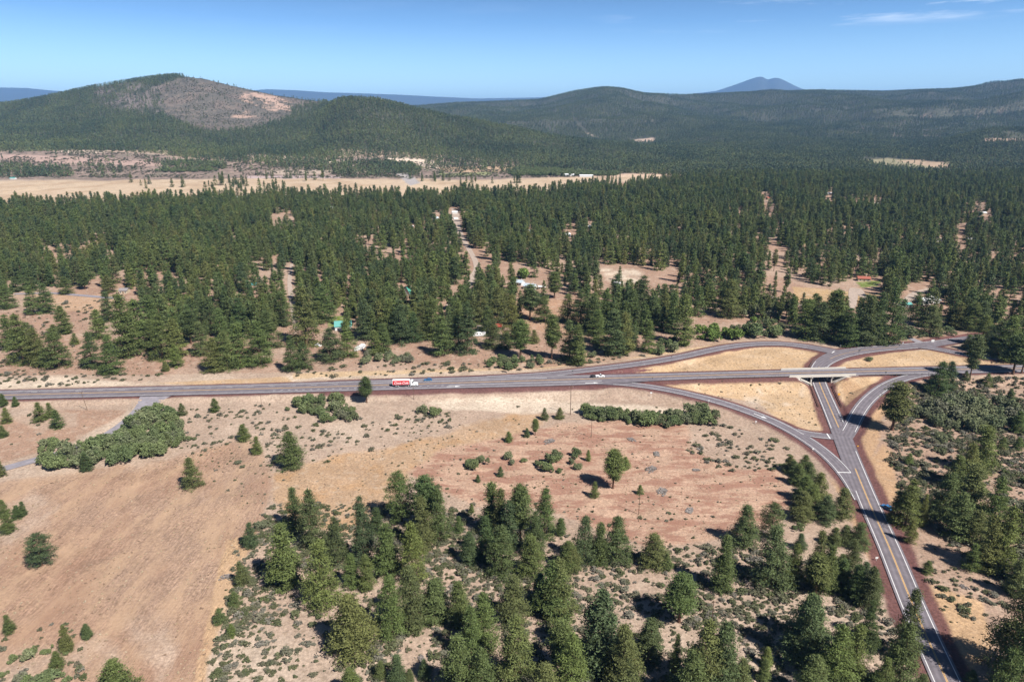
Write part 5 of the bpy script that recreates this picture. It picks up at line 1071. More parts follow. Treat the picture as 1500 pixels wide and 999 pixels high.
# sagebrush: zones (photo outline), spacing, size range
SAGE = [
 ([(300, 1010), (330, 880), (350, 790), (400, 740), (640, 740), (900, 800), (1100, 800), (1300, 860), (1400, 1080), (300, 1080)], 2.3, .7, 1.9, .88, 'grey green sagebrush on the pale slope among the bottom pines'),
 ([(345, 860), (372, 775), (420, 745), (420, 1010), (300, 1010)], 2.2, .6, 1.4, .7, 'low sagebrush along the right edge of the brown field'),
 ([(380, 690), (380, 640), (400, 625), (560, 610), (660, 600), (670, 620), (560, 655), (480, 680)], 4.2, .8, 1.9, .55, 'dark sagebrush on the bare ground below the highway'),
 ([(270, 600), (400, 590), (410, 640), (380, 690), (260, 660), (275, 630)], 4.0, .8, 1.8, .5, 'sagebrush tuft on the bare slope right of the willow thicket'),
 ([(1000, 650), (1040, 615), (1150, 650), (1165, 690), (1060, 692), (1010, 665)], 3.3, .9, 2.0, .55, 'dark sagebrush between the heather flat and the curved ramp'),
 ([(1295, 650), (1330, 560), (1560, 545), (1700, 800), (1500, 880), (1330, 760)], 2.5, .9, 2.4, .85, 'sagebrush on the reddish brushy slope right of the side road'),
 ([(1350, 840), (1480, 820), (1480, 890), (1420, 910), (1360, 870)], 2.4, .8, 1.8, .75, 'sagebrush above the golden grass at the bottom right'),
 ([(-60, 562), (0, 540), (240, 548), (230, 560), (0, 570)], 4.0, .9, 2.0, .5, 'sagebrush on the pale cutting above the left end of the highway'),
 ([(420, 556), (440, 540), (800, 525), (960, 505), (950, 522), (800, 541), (640, 548)], 4.6, .8, 2.2, .45, 'sagebrush on the grassy bank above the highway'),
 ([(640, 590), (1000, 592), (1000, 606), (640, 606)], 8.0, .5, 1.2, .35, 'small dark shrub on the white cut slope below the highway'),
 ([(1060, 552), (1200, 550), (1200, 590), (1100, 580)], 5.0, .4, 1.2, .4, 'small shrub on the embankment left of the bridge'),
 ([(1215, 553), (1310, 552), (1260, 580), (1225, 590)], 5.0, .4, 1.2, .4, 'small shrub on the grassy embankment right of the bridge'),
 ([(-20, 470), (60, 440), (240, 440), (260, 520), (0, 545)], 5.0, .9, 2.2, .3, 'sagebrush on the open ground between the left pines'),
 ([(600, 700), (800, 740), (1150, 760), (1100, 800), (900, 800), (640, 745)], 6.0, .5, 1.5, .25, 'stray sagebrush at the lower edge of the heather flat'),
 ([(-20, 1080), (0, 940), (120, 900), (130, 1010), (60, 1080)], 2.4, .6, 1.5, .6, 'sagebrush at the bottom left corner'),
 ([(330, 600), (420, 600), (500, 640), (380, 640)], 5, .7, 1.6, .4, 'sagebrush in the middle of the bare slope'),
 ([(-20, 690), (-20, 590), (150, 588), (120, 640)], 8, .6, 1.5, .3, 'sagebrush on the brown strip at the left'),
]
FIELD_IN = [(-60, 720), (0, 712), (120, 700), (200, 686), (345, 648), (372, 648), (392, 690), (385, 730), (368, 790), (340, 840), (312, 900), (300, 1060), (-60, 1060)]
rows = []; ALL = []
for k, (poly, spc, h0, h1, dn, lb) in enumerate(SAGE):
    P = fill_points(poly, spc); P = P[rng.random(len(P)) < dn*(.45+1.1*sst(fbm(P[:, 0], P[:, 1], 14, 90+k, 3), .35, .6))*.85]; P = clear_of_roads(P, 5.0)
    for x, y in P: ALL.append((x, y, rng.uniform(h0, h1)*(.75+.6*rng.random()), k))
ALL = np.array(ALL); sz_, sy_ = project(ALL[:, 0], ALL[:, 1], tz(ALL[:, 0], ALL[:, 1])); app = ALL[:, 2]/ALL[:, 1]
# not hidden by a pine standing in front: skip those close to a trunk
dmin = np.array([np.min(np.hypot(pa_x-ALL[:, 0], pa_y-ALL[:, 1])) if False else 0 for pa_x, pa_y in [(0, 0)]])
PP = np.array(PINE_AT); cov = np.zeros(len(ALL), bool)
for q in range(0, len(ALL), 2000):
    d = np.hypot(ALL[q:q+2000, None, 0]-PP[None, :, 0], ALL[q:q+2000, None, 1]-PP[None, :, 1]); cov[q:q+2000] = (d < 1.6).any(1)
ALL = ALL[~cov]; sz_ = sz_[~cov]; sy_ = sy_[~cov]; app = app[~cov]
# hidden behind crowns: test the line from the viewpoint against crown cylinders
PH = np.array([(o.location.x, o.location.y, o.scale.z, o.scale.x*.15) for o in bpy.data.objects if o.name.startswith('pine_tree')])
def hidden(x, y):
    d = y; f = PH[:, 1]/y; xx = x*f; zz = H*(1-f); return bool(np.any((f < .995) & (np.abs(xx-PH[:, 0]) < PH[:, 3]*.8) & (zz < PH[:, 2]*.75)))
vis = np.array([(0 < a < 1500 and b < 1005 and not hidden(r[0], r[1])) for a, b, r in zip(sz_, sy_, ALL)])
order = np.argsort(-np.where(vis, app, 0)); pick = np.zeros(len(ALL), bool); pick[order[:300]] = True
for r in ALL[pick]:
    add_bush(r[0], r[1], r[2]*.8, r[2]*random.uniform(1.3, 2.0), SV, 'sagebrush', SAGE[int(r[3])][5], 'sagebrush', 'sagebrush: '+SAGE[int(r[3])][5][:48], False)
rs = ALL[~pick]; w_ = rs[:, 2]*rng.uniform(1.1, 1.9, len(rs)); zz_ = tz(rs[:, 0], rs[:, 1])-.05
scatter('sagebrush_cover', np.column_stack([rs[:, :2], zz_]), np.column_stack([w_, w_, rs[:, 2]*.8]), C_SAGE, 'low grey green sagebrush dotted over the dry ground')
print('sage', len(ALL), vis.sum())
# tiny tufts and dry weeds
TU = []
for poly, spc, dn in (([(300, 1010), (345, 790), (400, 740), (1100, 800), (1400, 1080), (300, 1080)], 2.0, .5), ([(395, 690), (600, 600), (1000, 620), (1165, 690), (1120, 790), (700, 750), (390, 780)], 3.4, .25), ([(1295, 650), (1330, 560), (1560, 545), (1700, 900), (1400, 960), (1330, 760)], 2.4, .5),
                      ([(0, 545), (250, 545), (960, 510), (1100, 470), (700, 470), (0, 440)], 4.5, .35), ([(260, 660), (400, 590), (410, 690), (380, 760)], 3.0, .25), ([(900, 552), (1210, 552), (1210, 636), (1150, 620), (1000, 570)], 4.5, .2)):
    P = fill_points(poly, spc); P = P[rng.random(len(P)) < dn*(.3+1.2*sst(fbm(P[:, 0], P[:, 1], 22, 120, 3), .4, .6))]; TU.append(clear_of_roads(P, 3.0))
TU = np.vstack(TU); h_ = rng.uniform(.25, .7, len(TU)); w_ = h_*rng.uniform(1.2, 2.2, len(TU))
scatter('dry_tufts', np.column_stack([TU, tz(TU[:, 0], TU[:, 1])-.03]), np.column_stack([w_, w_, h_]), C_SAGE, 'tiny dry tufts and weeds on the bare soil')
FLD = fill_points(FIELD_IN, 1.9); FLD = FLD[rng.random(len(FLD)) < .15+.75*sst(fbm(FLD[:, 0], FLD[:, 1], 18, 141, 4), .48, .64)]; FLD = clear_of_roads(FLD, 3)
HE2 = fill_points([(420, 690), (600, 650), (900, 612), (1010, 640), (1165, 700), (1120, 790), (860, 780), (600, 745), (400, 760)], 2.2); HE2 = HE2[rng.random(len(HE2)) < .75*sst(fbm(HE2[:, 0], HE2[:, 1], 12, 143, 4), .48, .62)]
IS = np.vstack([fill_points(p_, 2.6) for p_ in ([(890, 551), (960, 532), (1080, 509), (1180, 507), (1210, 516), (1185, 535), (1150, 542)], [(1220, 538), (1300, 516), (1370, 515), (1480, 532)], [(1000, 566), (1190, 556), (1205, 632), (1120, 595)], [(1225, 555), (1300, 553), (1240, 610)])]); IS = IS[rng.random(len(IS)) < .6*sst(fbm(IS[:, 0], IS[:, 1], 12, 147, 4), .42, .6)]; IS = clear_of_roads(IS, 5)
FLD = np.vstack([FLD, HE2, IS]); h_ = rng.uniform(.15, .42, len(FLD)); w_ = h_*rng.uniform(1.5, 3.2, len(FLD))
scatter('stubble', np.column_stack([FLD, tz(FLD[:, 0], FLD[:, 1])-.03]), np.column_stack([w_, w_, h_]), C_STRAW, 'dry straw tufts and stubble on the open field and flats')
print('stubble', len(FLD))
# undergrowth in the willow thickets beyond the meadow: rounded pale trees
MW = []
for poly, spc in (([(745, 252), (760, 246), (820, 250), (905, 255), (905, 258), (750, 258)], 11), ([(225, 250), (300, 246), (320, 252), (240, 254)], 14), ([(560, 243), (600, 240), (620, 250), (590, 254)], 14), ([(240, 236), (330, 240), (330, 246), (250, 246)], 18)):
    MW.append(fill_points(poly, spc))
MW = np.vstack(MW); h_ = rng.uniform(8, 12, len(MW))
scatter('meadow_willows', np.column_stack([MW, tz(MW[:, 0], MW[:, 1])-.2]), np.column_stack([h_*1.1, h_*1.1, h_]), C_WIL, 'pale green willow belt along the far edge of the meadow')
# dead grey brush and the orange weed patch
for c, bx, by, wm, lb in (('V', 470, 465, 6, 'grey dead brush heap near the top of the heather flat'), ('V', 605, 545, 8, 'wide grey dead brush heap in the middle of the heather flat'), ('V', 580, 628, 8, 'dead grey brush heap with one live sage at its left'), ('V', 822, 632, 6, 'pale grey twig heap at the right of the heather flat'),
    ('V', 640, 750, 8, 'grey brush heap right of the thin pole on the heather flat'), ('V', 785, 855, 8, 'faint grey twig heap at the bottom of the heather flat'), ('V', 20, 475, 8, 'grey twig heap left of the willow tufts on the flat'), ('V', 845, 515, 7, 'grey twig heap beside the sagebrush by the curved ramp'),
    ('W', 1240, 395, 5, 'grey fallen branch heap at the right edge of the brown field'), ('C', 980, 790, 5, 'pale grey dead brush on sand below the dark grove'), ('J', 950, 130, 4, 'pale grey dead brush among sage at the bottom right')):
    ox, oy, sc = CROPS[c]; x, y, z = ground_at(ox+bx/sc, oy+by/sc); t = mobj('brush_pile', DV[NB[0] % 2][0], None, (x, y, z-.05)); NB[0] += 1; t.scale = (wm*.62, wm*.45, .6); t.rotation_euler[2] = random.uniform(0, 3)
    tag(t, lb, 'brush pile', 'heaps of dead brush')
# ================================================================== BRIDGE
for k, c in (('roof_grey', (.22, .20, .20)), ('roof_teal', (.10, .30, .27)), ('roof_green', (.06, .26, .20)), ('roof_red', (.55, .06, .05)), ('roof_tan', (.34, .27, .22)), ('roof_blue', (.40, .47, .52)), ('roof_white', (.62, .62, .62)), ('roof_rust', (.30, .09, .06)), ('roof_aqua', (.10, .42, .48)),
             ('wall_cream', (.48, .40, .29)), ('wall_white', (.62, .62, .60)), ('wall_blue', (.42, .52, .62)), ('truck_red', (.60, .02, .025)), ('truck_white', (.78, .78, .78)), ('car_blue', (.04, .14, .30)), ('dark_paint', (.03, .03, .035)), ('rubber', (.02, .02, .02)), ('chrome', (.5, .5, .5)), ('door_brown', (.16, .09, .06))):
    M[k] = plain(k, c, .5 if k.startswith(('truck', 'car')) else .7, .06, 2, 0, .4)
M['shade_toned_rail'] = plain('shade_toned_timber', (.035, .03, .03), .9, .2, 2)  # rail timber with the shade around its posts put into the colour
M['glass'] = plain('dark_glass', (.03, .04, .05), .12, .05, 1, 0, .6)
zb = HW[_j, 2]+LIFT['highway']
br = empty('highway_bridge', (BX, BY, 0), BANG); tag(br, 'pale concrete highway bridge with short columns over the side road', 'bridge')
hwid = float(HW[_j, 3])
b = MB().box(-BL-.5, BL+.5, -hwid-.55, hwid+.55, zb-.62, zb-.10); b.build('deck', M['concrete'], br)
for sy in (-1, 1):
    y0 = sy*(hwid+.12); y1 = sy*(hwid+.50); x0, x1 = (-21, 20) if sy < 0 else (-21, 20)
    b = MB().box(x0, x1, min(y0, y1), max(y0, y1), zb-.09, zb+.82); b.box(x0, x1, min(y0, y1)-.05, max(y0, y1)+.05, zb+.823, zb+.92); b.build('parapet', M['concrete'], br)
for v in np.linspace(-hwid+.8, hwid-.8, 5): MB().box(-BL+.8, BL-.8, v-.25, v+.25, zb-1.25, zb-.625).build('girder', M['concrete'], br)
for ux in (-6.6, 6.0):
    MB().prism([(-hwid-.2, zb-1.26), (hwid+.2, zb-1.26), (hwid+.2, zb-1.55), (hwid-.9, zb-1.95), (-hwid+.9, zb-1.95), (-hwid-.2, zb-1.55)], ux-.45, ux+.45, 'x').build('cap_beam', M['concrete'], br)
    for v in (-hwid+1.0, 0, hwid-1.0): MB().tube((ux, v, -.3), (ux, v, zb-1.953), .42, .42, 14).build('column', M['concrete'], br)
for sg in (-1, 1):
    b = MB().box(min(sg*(BL-.9), sg*(BL+.8)), max(sg*(BL-.9), sg*(BL+.8)), -hwid-.5, hwid+.5, 1.5, zb-.625); b.build('abutment', M['concrete'], br)
    pts = [(sg*7.2, -.1), (sg*7.2, .30), (sg*14.0, zb-1.30), (sg*14.3, zb-1.35), (sg*14.3, zb-1.8)]
    MB().prism(pts if sg > 0 else pts[::-1], -hwid-1.6, hwid+1.6).build('slope_paving', M['concrete'], br)
    for sy in (-1, 1):
        yy = sy*(hwid+.55); pts = [(sg*BL, zb-.12), (sg*(BL+6.5), zb-.12), (sg*(BL+6.5), zb-.7), (sg*(BL+.5), zb-2.6)]
        MB().prism(pts if sg*1 > 0 else pts[::-1], min(yy, yy+sy*.25), max(yy, yy+sy*.25)).build('wing_wall', M['concrete'], br)
# ================================================================== GUARDRAILS
def guardrail(road, pa_, pb_, off, label, h=.75, mat='steel'):
    P = ROADS[road]; Q_ = seg(P, s_at(P, *pa_), s_at(P, *pb_)); T, Nn = frames(Q_); o = off(Q_) if callable(off) else np.full(len(Q_), off)
    xy = Q_[:, :2]+Nn*o[:, None]; z = np.maximum(Q_[:, 2]-.1, tz(xy[:, 0], xy[:, 1])); t = empty('guardrail', (xy[0, 0], xy[0, 1], z[0])); b0_ = np.array([xy[0, 0], xy[0, 1], z[0]])
    mb = MB()
    for i in range(len(xy)-1):
        p = np.array([xy[i, 0], xy[i, 1], z[i]])-b0_; q_ = np.array([xy[i+1, 0], xy[i+1, 1], z[i+1]])-b0_; n3_ = np.array([Nn[i, 0], Nn[i, 1], 0])*.05
        for lo, hi in (((.42, .56), (.62, .76)) if mat == 'steel' else ((.30, .85),)): mb.add([p+[0, 0, lo]-n3_, q_+[0, 0, lo]-n3_, q_+[0, 0, hi]-n3_, p+[0, 0, hi]-n3_, p+[0, 0, lo]+n3_, q_+[0, 0, lo]+n3_, q_+[0, 0, hi]+n3_, p+[0, 0, hi]+n3_], [(0, 1, 2, 3), (7, 6, 5, 4), (3, 2, 6, 7), (1, 0, 4, 5), (0, 3, 7, 4), (2, 1, 5, 6)])
    mb.build('rail', M[mat], t)
    L_ = np.r_[0, np.cumsum(np.linalg.norm(np.diff(xy, axis=0), axis=1))]; pm = MB().box(-.09, .09, -.09, .09, -.6, .78); pme = meshdata('post', pm.v, pm.f, M['wood_pole'])
    for s_ in np.arange(0, L_[-1], 2.6):
        x_, y_, z1_ = [np.interp(s_, L_, a_) for a_ in (xy[:, 0], xy[:, 1], z)]; mobj('post', pme, t, (x_-b0_[0], y_-b0_[1], z1_-b0_[2]))
    tag(t, label, 'guardrail', 'guardrails around the bridge')
guardrail('highway', (1040, 549.5), (1148, 547), lambda q_: -q_[:, 4]-.4, 'steel guardrail along the highway left of the bridge')
guardrail('highway', (1250, 545), (1300, 543.5), lambda q_: -q_[:, 4]-.4, 'steel guardrail along the highway right of the bridge')
guardrail('side_road', (1213, 592), (1200.5, 560), 6.0, 'guardrail on the left side of the side road before the bridge', mat='wood_pole')
guardrail('side_road', (1212, 588), (1200.5, 560), -6.3, 'guardrail coloured dark for shade on the right side of the side road before the bridge', mat='shade_toned_rail')
guardrail('side_road', (1199, 536), (1212, 527.5), lambda q_: q_[:, 3]+.6, 'short guardrail at the curve just beyond the bridge')
# ================================================================== POLES AND SIGNS
def pole(px, py, ty, arm, label, r=.16, lean=(0, 0)):
    x, y, z = ground_at(px, py); h = float(elev_z(ty, y))-z; h = max(h, 5)
    t = empty('utility_pole', (x, y, z-.1), R(20)); MB().tube((0, 0, 0), (lean[0], lean[1], h), r, r*.7, 10).build('mast', M['wood_pole'], t)
    if arm:
        MB().box(-1.3+lean[0], 1.3+lean[0], -.07+lean[1], .07+lean[1], h-.75, h-.6).build('crossarm', M['wood_pole'], t)
        for u_ in (-1.15, 0, 1.15): MB().tube((u_+lean[0], lean[1], h-.6), (u_+lean[0], lean[1], h-.36), .07, .05, 8).build('insulator', M['concrete'], t)
    tag(t, label, 'utility pole', 'wooden utility poles')
pole(835.5, 607.5, 565, True, 'tall wooden pole with crossarm below the highway near the pickup', .2)
pole(866, 641, 614.5, False, 'slim bare pole at the top of the heather flat', .13)
pole(935.5, 753, 715, False, 'thin pole on the heather flat wrapped by a small green treetop', .13)
pole(606, 585.5, 560.5, False, 'reddish pole below the truck beside the highway', .13)
pole(383.7, 597.5, 576, False, 'pole beside the highway left of the wide green clump', .12)
pole(128, 600.5, 572.5, True, 'leaning pole with pale crossarm below the highway at the left', .14, (-1.2, 0))
pole(1042.5, 909, 879, True, 'short pole with crossarm behind the bottom pines', .15)
pole(1359, 494, 476, False, 'grey pole on the grass bank behind the road junction', .14)
pole(1197, 484, 466, False, 'pole in the grove behind the loop ramp')
def sign(px, py, ty, wpx, kind, label, rot=0):
    x, y, z = ground_at(px, py)
    for rd in PAVED:                     # stand on the shoulder surface if the ground is under a road
        pass
    Zc = y*CP+(H-z)*SP; h = max(1.1, float(elev_z(ty, y))-z); w_ = wpx*Zc/F
    t = empty('road_sign', (x, y, z-.05), R(rot)); MB().tube((0, 0, 0), (0, 0, h), .06, .06, 6).build('post', M['steel'] if kind != 'white' else M['sign_white'], t)
    hp2 = w_/2
    if kind == 'yellow': V = [(0, -hp2*1.2), (hp2*1.2, 0), (0, hp2*1.2), (-hp2*1.2, 0)]
    elif kind == 'stop': V = [(hp2*1.08*math.cos(R(22.5+45*i)), hp2*1.08*math.sin(R(22.5+45*i))) for i in range(8)]
    else: V = [(-hp2, -hp2*.8), (hp2, -hp2*.8), (hp2, hp2*.8), (-hp2, hp2*.8)]
    MB().prism([(a, b_+h-hp2*.5) for a, b_ in V], -.08, -.05).build('panel', M['sign_yellow' if kind == 'yellow' else ('sign_white' if kind == 'white' else 'sign_back')], t)
    tag(t, label, 'road sign', 'roadside signs')
for a_ in ((838.5, 550, 542.5, 2.2, 'back', 'dark sign between the loop ramp and the highway'), (955.5, 560, 552.5, 2.0, 'back', 'dark sign at the nose where the off ramp leaves the highway'), (1230.3, 512.5, 505.5, 2.4, 'stop', 'back of the stop sign at the top of the loop ramp'), (1257.7, 520.5, 512.5, 3.0, 'back', 'dark sign on the curve north of the bridge'),
           (1296.3, 552, 544.5, 2.8, 'back', 'dark sign at the right end of the bridge guardrail'), (1349.5, 553, 547, 2.0, 'back', 'small dark sign where the on ramp joins the highway'), (953.5, 581, 574.5, 2.8, 'white', 'white sign below the start of the off ramp'), (1038, 591, 586, 1.8, 'white', 'small white marker on the lower side of the off ramp'),
           (1107, 621, 616.5, 2.4, 'white', 'white sign panel on the lower side of the off ramp'), (1190.5, 661, 656.5, 2.6, 'white', 'white sign beside the red wedge at the ramp end'), (1256, 657, 652.5, 2.2, 'yellow', 'small yellow sign right of the side road'), (1228, 584, 576.5, 3.6, 'yellow', 'yellow sign on the slope right of the underpass'),
           (1283.5, 821, 815.5, 4.0, 'white', 'white box sign left of the side road near the pines'), (1322, 506, 501.5, 2.0, 'white', 'white gate post by the driveway entrance'), (1366, 501.5, 498, 4.4, 'white', 'low white sign right of the driveway'), (1085.6, 492, 484.5, 1.4, 'white', 'white post beside the yellow green bush'),
           (983.5, 525, 521.5, 1.4, 'back', 'small dark marker on the loop ramp shoulder'), (1312, 514.5, 510.5, 1.2, 'back', 'small dark marker south of the junction road')):
    sign(*a_)
# ================================================================== HOUSES
def house(px, py, w_, d_, wh, rr, roofm, wallm, label, cat, turn, name):
    x, y, z = ground_at(px, py); t = empty(name, (x, y+d_*.5, z-.15), R(turn))
    MB().box(-w_/2, w_/2, -d_/2, d_/2, -.8, wh+.15).build('wall', M[wallm], t)
    e = .5; z0 = wh+.15
    o = MB(); pr_ = [(-d_/2-e, z0-.12), (-d_/2-e, z0+.08), (0, z0+rr+.12), (d_/2+e, z0+.08), (d_/2+e, z0-.12), (0, z0+rr-.1)]
    o.prism(pr_, -w_/2-e, w_/2+e, 'x'); rf = o.build('roof', M[roofm], t)
    for sx in (-1, 1):                    # gable ends
        o = MB().add([(sx*(w_/2-.01), -d_/2, wh+.15), (sx*(w_/2-.01), d_/2, wh+.15), (sx*(w_/2-.01), 0, wh+rr)], [(0, 1, 2)]); o.build('gable', M[wallm], t)
    if w_ > 7 and y < 900: MB().box(w_*.18, w_*.18+.7, .4, 1.1, z0, z0+rr+.9).build('chimney', M['concrete'], rf)
    if y < 1000:
        MB().box(-.5, .5, -d_/2-.06, -d_/2+.05, -.05, 2.05).build('door', M['door_brown'], t)
        for u_ in (-w_*.32, w_*.3):
            f_ = MB().box(u_-.65, u_+.65, -d_/2-.05, -d_/2+.05, .95, 2.1).build('window', M['wall_white'], t); MB().box(u_-.55, u_+.55, -d_/2-.075, -d_/2-.045, 1.05, 2.0).build('pane', M['glass'], f_)
    tag(t, label, cat)
for hs_ in HOUSES: house(*hs_[:9], hs_[9], hs_[10], hs_[11])
# ================================================================== VEHICLES
def wheel_mb(r=.5, w_=.3):
    return MB().tube((0, -w_/2, 0), (0, w_/2, 0), r, r, 16), MB().tube((0, -w_/2-.02, 0), (0, w_/2+.02, 0), r*.55, r*.55, 12)
def wheel(t, x, y, r=.5, w_=.3):
    a, b_ = wheel_mb(r, w_); w0 = a.build('wheel', M['rubber'], t, (x, y, r)); b_.build('hub', M['chrome'], w0)
def on_road(road, px, py, off):
    P = ROADS[road]; s_ = s_at(P, px, py); Q_ = seg(P, s_-1, s_+1); c = Q_[len(Q_)//2]; d_ = Q_[-1, :2]-Q_[0, :2]; d_ /= np.linalg.norm(d_); nn = np.array([-d_[1], d_[0]])
    return c[0]+nn[0]*off, c[1]+nn[1]*off, c[2]+LIFT[road], math.atan2(d_[1], d_[0])
x, y, z, a_ = on_road('highway', 598, 566.5, -2.6)
tk = empty('semi_truck', (x, y, z), a_); tag(tk, 'white truck with short red box trailer driving right on the highway', 'truck')
# the vehicle points along +x; the origin is at the middle of its length
tb = MB().box(-7.2, 2.6, -1.25, 1.25, 1.28, 3.98).build('trailer_box', M['truck_white'], tk)
for sy in (-1, 1): MB().box(-7.05, 2.45, sy*1.25-(.012 if sy < 0 else -.002), sy*1.25+(.012 if sy > 0 else -.002), 1.36, 3.86).build('side_panel', M['truck_red'], tb)
for sy in (-1, 1):
    cu = bpy.data.curves.new('lettering', 'FONT'); cu.body = 'Coca-Cola'; cu.size = 1.9; cu.shear = .35; cu.extrude = .01; cu.offset = .035; cu.align_x = 'CENTER'; cu.align_y = 'CENTER'
    ob = bpy.data.objects.new('lettering_src', cu); COL.objects.link(ob); dg = bpy.context.evaluated_depsgraph_get(); me = bpy.data.meshes.new_from_object(ob.evaluated_get(dg)); bpy.data.objects.remove(ob)
    me.materials.clear(); me.materials.append(M['truck_white']); lt = mobj('lettering', me, tb); lt.location = (-2.3, sy*1.28, 2.42); lt.rotation_euler = (R(90), 0, 0 if sy < 0 else R(180))
MB().box(-6.9, 2.2, -.5, .5, .95, 1.277).build('chassis', M['dark_paint'], tk)
MB().box(-5.6, -3.6, -1.1, 1.1, .75, .95).build('bogie', M['dark_paint'], tk)
cb = MB().prism([(3.2, .75), (3.2, 3.55), (3.9, 3.75), (4.6, 3.45), (5.15, 2.45), (5.15, .75)], -1.2, 1.2).build('cab', M['truck_white'], tk)
MB().prism([(5.15, .7), (5.15, 2.2), (7.0, 1.9), (7.25, 1.5), (7.25, .7)], -1.0, 1.0).build('hood', M['truck_white'], tk)
MB().prism([(4.64, 3.36), (5.13, 2.48), (5.17, 2.50), (4.69, 3.39)], -1.05, 1.05).build('windscreen', M['glass'], cb)
for sy in (-1, 1): MB().box(4.0, 4.7, sy*1.2-(.012 if sy < 0 else -.002), sy*1.2+(.012 if sy > 0 else -.002), 2.35, 3.1).build('side_window', M['glass'], cb)
MB().box(7.0, 7.38, -1.15, 1.15, .45, .85).build('bumper', M['chrome'], tk)
for sy in (-1, 1):
    MB().tube((3.6, sy*1.05, .85), (5.0, sy*1.05, .85), .33, .33, 12).build('fuel_tank', M['chrome'], tk); MB().tube((3.05, sy*1.0, 1.2), (3.05, sy*1.0, 3.9), .08, .08, 8).build('exhaust_stack', M['chrome'], tk)
    for wx in (-5.2, -4.0, 2.0, 3.1, 6.2): wheel(tk, wx, sy*1.0, .52, .35)
def car(loc, ang, L_, W_, Hh, mat, label, name='car', cat='car', bed=False):
    t = empty(name, loc, ang); l2 = L_/2; w2 = W_/2
    MB().prism([(-l2, .35), (-l2, .95), (-l2*.93, 1.02), (l2*.45, 1.02), (l2*.92, .86), (l2, .72), (l2, .35)], -w2, w2).build('body', M[mat], t)
    c0, c1 = (-.05, .42) if bed else (-.82, .38)
    g = MB().prism([(l2*c0, 1.022), (l2*(c0+.08), Hh-.05), (l2*(c1-.22), Hh-.05), (l2*c1, 1.022)], -w2*.86, w2*.86).build('windows', M['glass'], t)
    MB().box(l2*(c0+.09), l2*(c1-.22), -w2*.84, w2*.84, Hh-.048, Hh+.02).build('roof_panel', M[mat], g)
    for sx in (-.62, .62):
        for sy in (-1, 1): wheel(t, l2*sx, sy*(w2-.08), .34, .22)
    for sy in (-1, 1): MB().box(l2-.01, l2+.02, sy*w2*.7-.15, sy*w2*.7+.15, .62, .78).build('headlight', M['chrome'], t)
    return tag(t, label, cat)
x, y, z, a_ = on_road('highway', 624, 564, 4.8); car((x, y, z), a_+math.pi, 4.7, 1.85, 1.5, 'car_blue', 'blue car driving left on the highway beyond the truck')
x, y, z, a_ = on_road('highway', 876, 554.8, .9+1.6); pk = car((x, y, z), a_, 5.4, 2.0, 1.85, 'truck_white', 'white pickup driving right on the highway towing a low dark trailer', 'pickup_truck', 'pickup truck', True)
x, y, z, a_ = on_road('highway', 866, 554.9, .9+1.6); tr_ = empty('flatbed_trailer', (x, y, z), a_); tag(tr_, 'low dark flatbed trailer hitched behind the white pickup', 'trailer')
MB().box(-2.6, 2.2, -1.0, 1.0, .55, .75).build('bed', M['dark_paint'], tr_); MB().box(2.2, 3.4, -.07, .07, .5, .6).build('drawbar', M['dark_paint'], tr_); MB().box(-1.9, -.4, -.7, .7, .753, 1.5, .1).build('load', M['dark_paint'], tr_)
for sx in (-.6, .3):
    for sy in (-1, 1): wheel(tr_, sx, sy*.95, .33, .2)
for sy in (-1, 1): MB().box(-2.6, 2.2, sy*1.0-.03, sy*1.0+.03, .75, 1.05).build('side_rail', M['dark_paint'], tr_)
x, y, z = ground_at(1298.5, 745); car((x, y, z+.02), R(115), 4.7, 1.9, 1.75, 'car_blue', 'blue car parked in the pine shade beside the side road')
def box_van(px, py, ang, L_, W_, Hh, label, name, cat, mat='truck_white', cab=True):
    x, y, z = ground_at(px, py); t = empty(name, (x, y, z), R(ang)); l2 = L_/2; w2 = W_/2
    if cab: MB().prism([(-l2, .5), (-l2, Hh), (l2*.55, Hh), (l2*.78, Hh*.72), (l2, Hh*.45), (l2, .5)], -w2, w2).build('body', M[mat], t); MB().prism([(l2*.56, Hh-.05), (l2*.785, Hh*.73), (l2*.80, Hh*.745), (l2*.585, Hh-.03)], -w2*.8, w2*.8).build('windscreen', M['glass'], t)
    else: MB().prism([(-l2, .6), (-l2, Hh-.25), (-l2+.25, Hh), (l2-.25, Hh), (l2, Hh-.25), (l2, .6)], -w2, w2).build('body', M[mat], t); MB().box(l2, l2+1.2, -.06, .06, .5, .62).build('drawbar', M['dark_paint'], t)
    for u_ in (-.3, .15):
        for sy in (-1, 1): MB().box(l2*u_-.45, l2*u_+.45, sy*w2-.015, sy*w2+.015, Hh*.55, Hh*.78).build('window', M['glass'], t)
    for sx in ((-.6, .6) if cab else (-.15, .1)):
        for sy in (-1, 1): wheel(t, l2*sx, sy*(w2-.1), .4, .25)
    tag(t, label, cat)
box_van(530.5, 511, 80, 8.0, 2.5, 3.0, 'white motorhome parked in front of the forest edge pines', 'motorhome', 'motorhome')
box_van(523.5, 513, 84, 6.5, 2.2, 2.2, 'white cargo trailer left of the parked motorhome', 'cargo_trailer', 'trailer', cab=False)
x, y, z = ground_at(541, 511); car((x, y, z), R(75), 4.6, 1.9, 1.8, 'dark_paint', 'dark parked car right of the white motorhome')
x, y, z = ground_at(466, 507); car((x, y, z), R(150), 5.2, 2.0, 1.8, 'truck_white', 'white pickup parked among pines left of the teal roofed house', 'pickup_truck', 'pickup truck', True)
box_van(702, 492.5, 8, 9.5, 2.5, 3.0, 'long white camping trailer in front of the tan roofed shed', 'camping_trailer', 'camping trailer', cab=False)
box_van(668, 321.5, 20, 7, 2.4, 2.8, 'white van parked at the top of the gravel yard', 'parked_van', 'van')
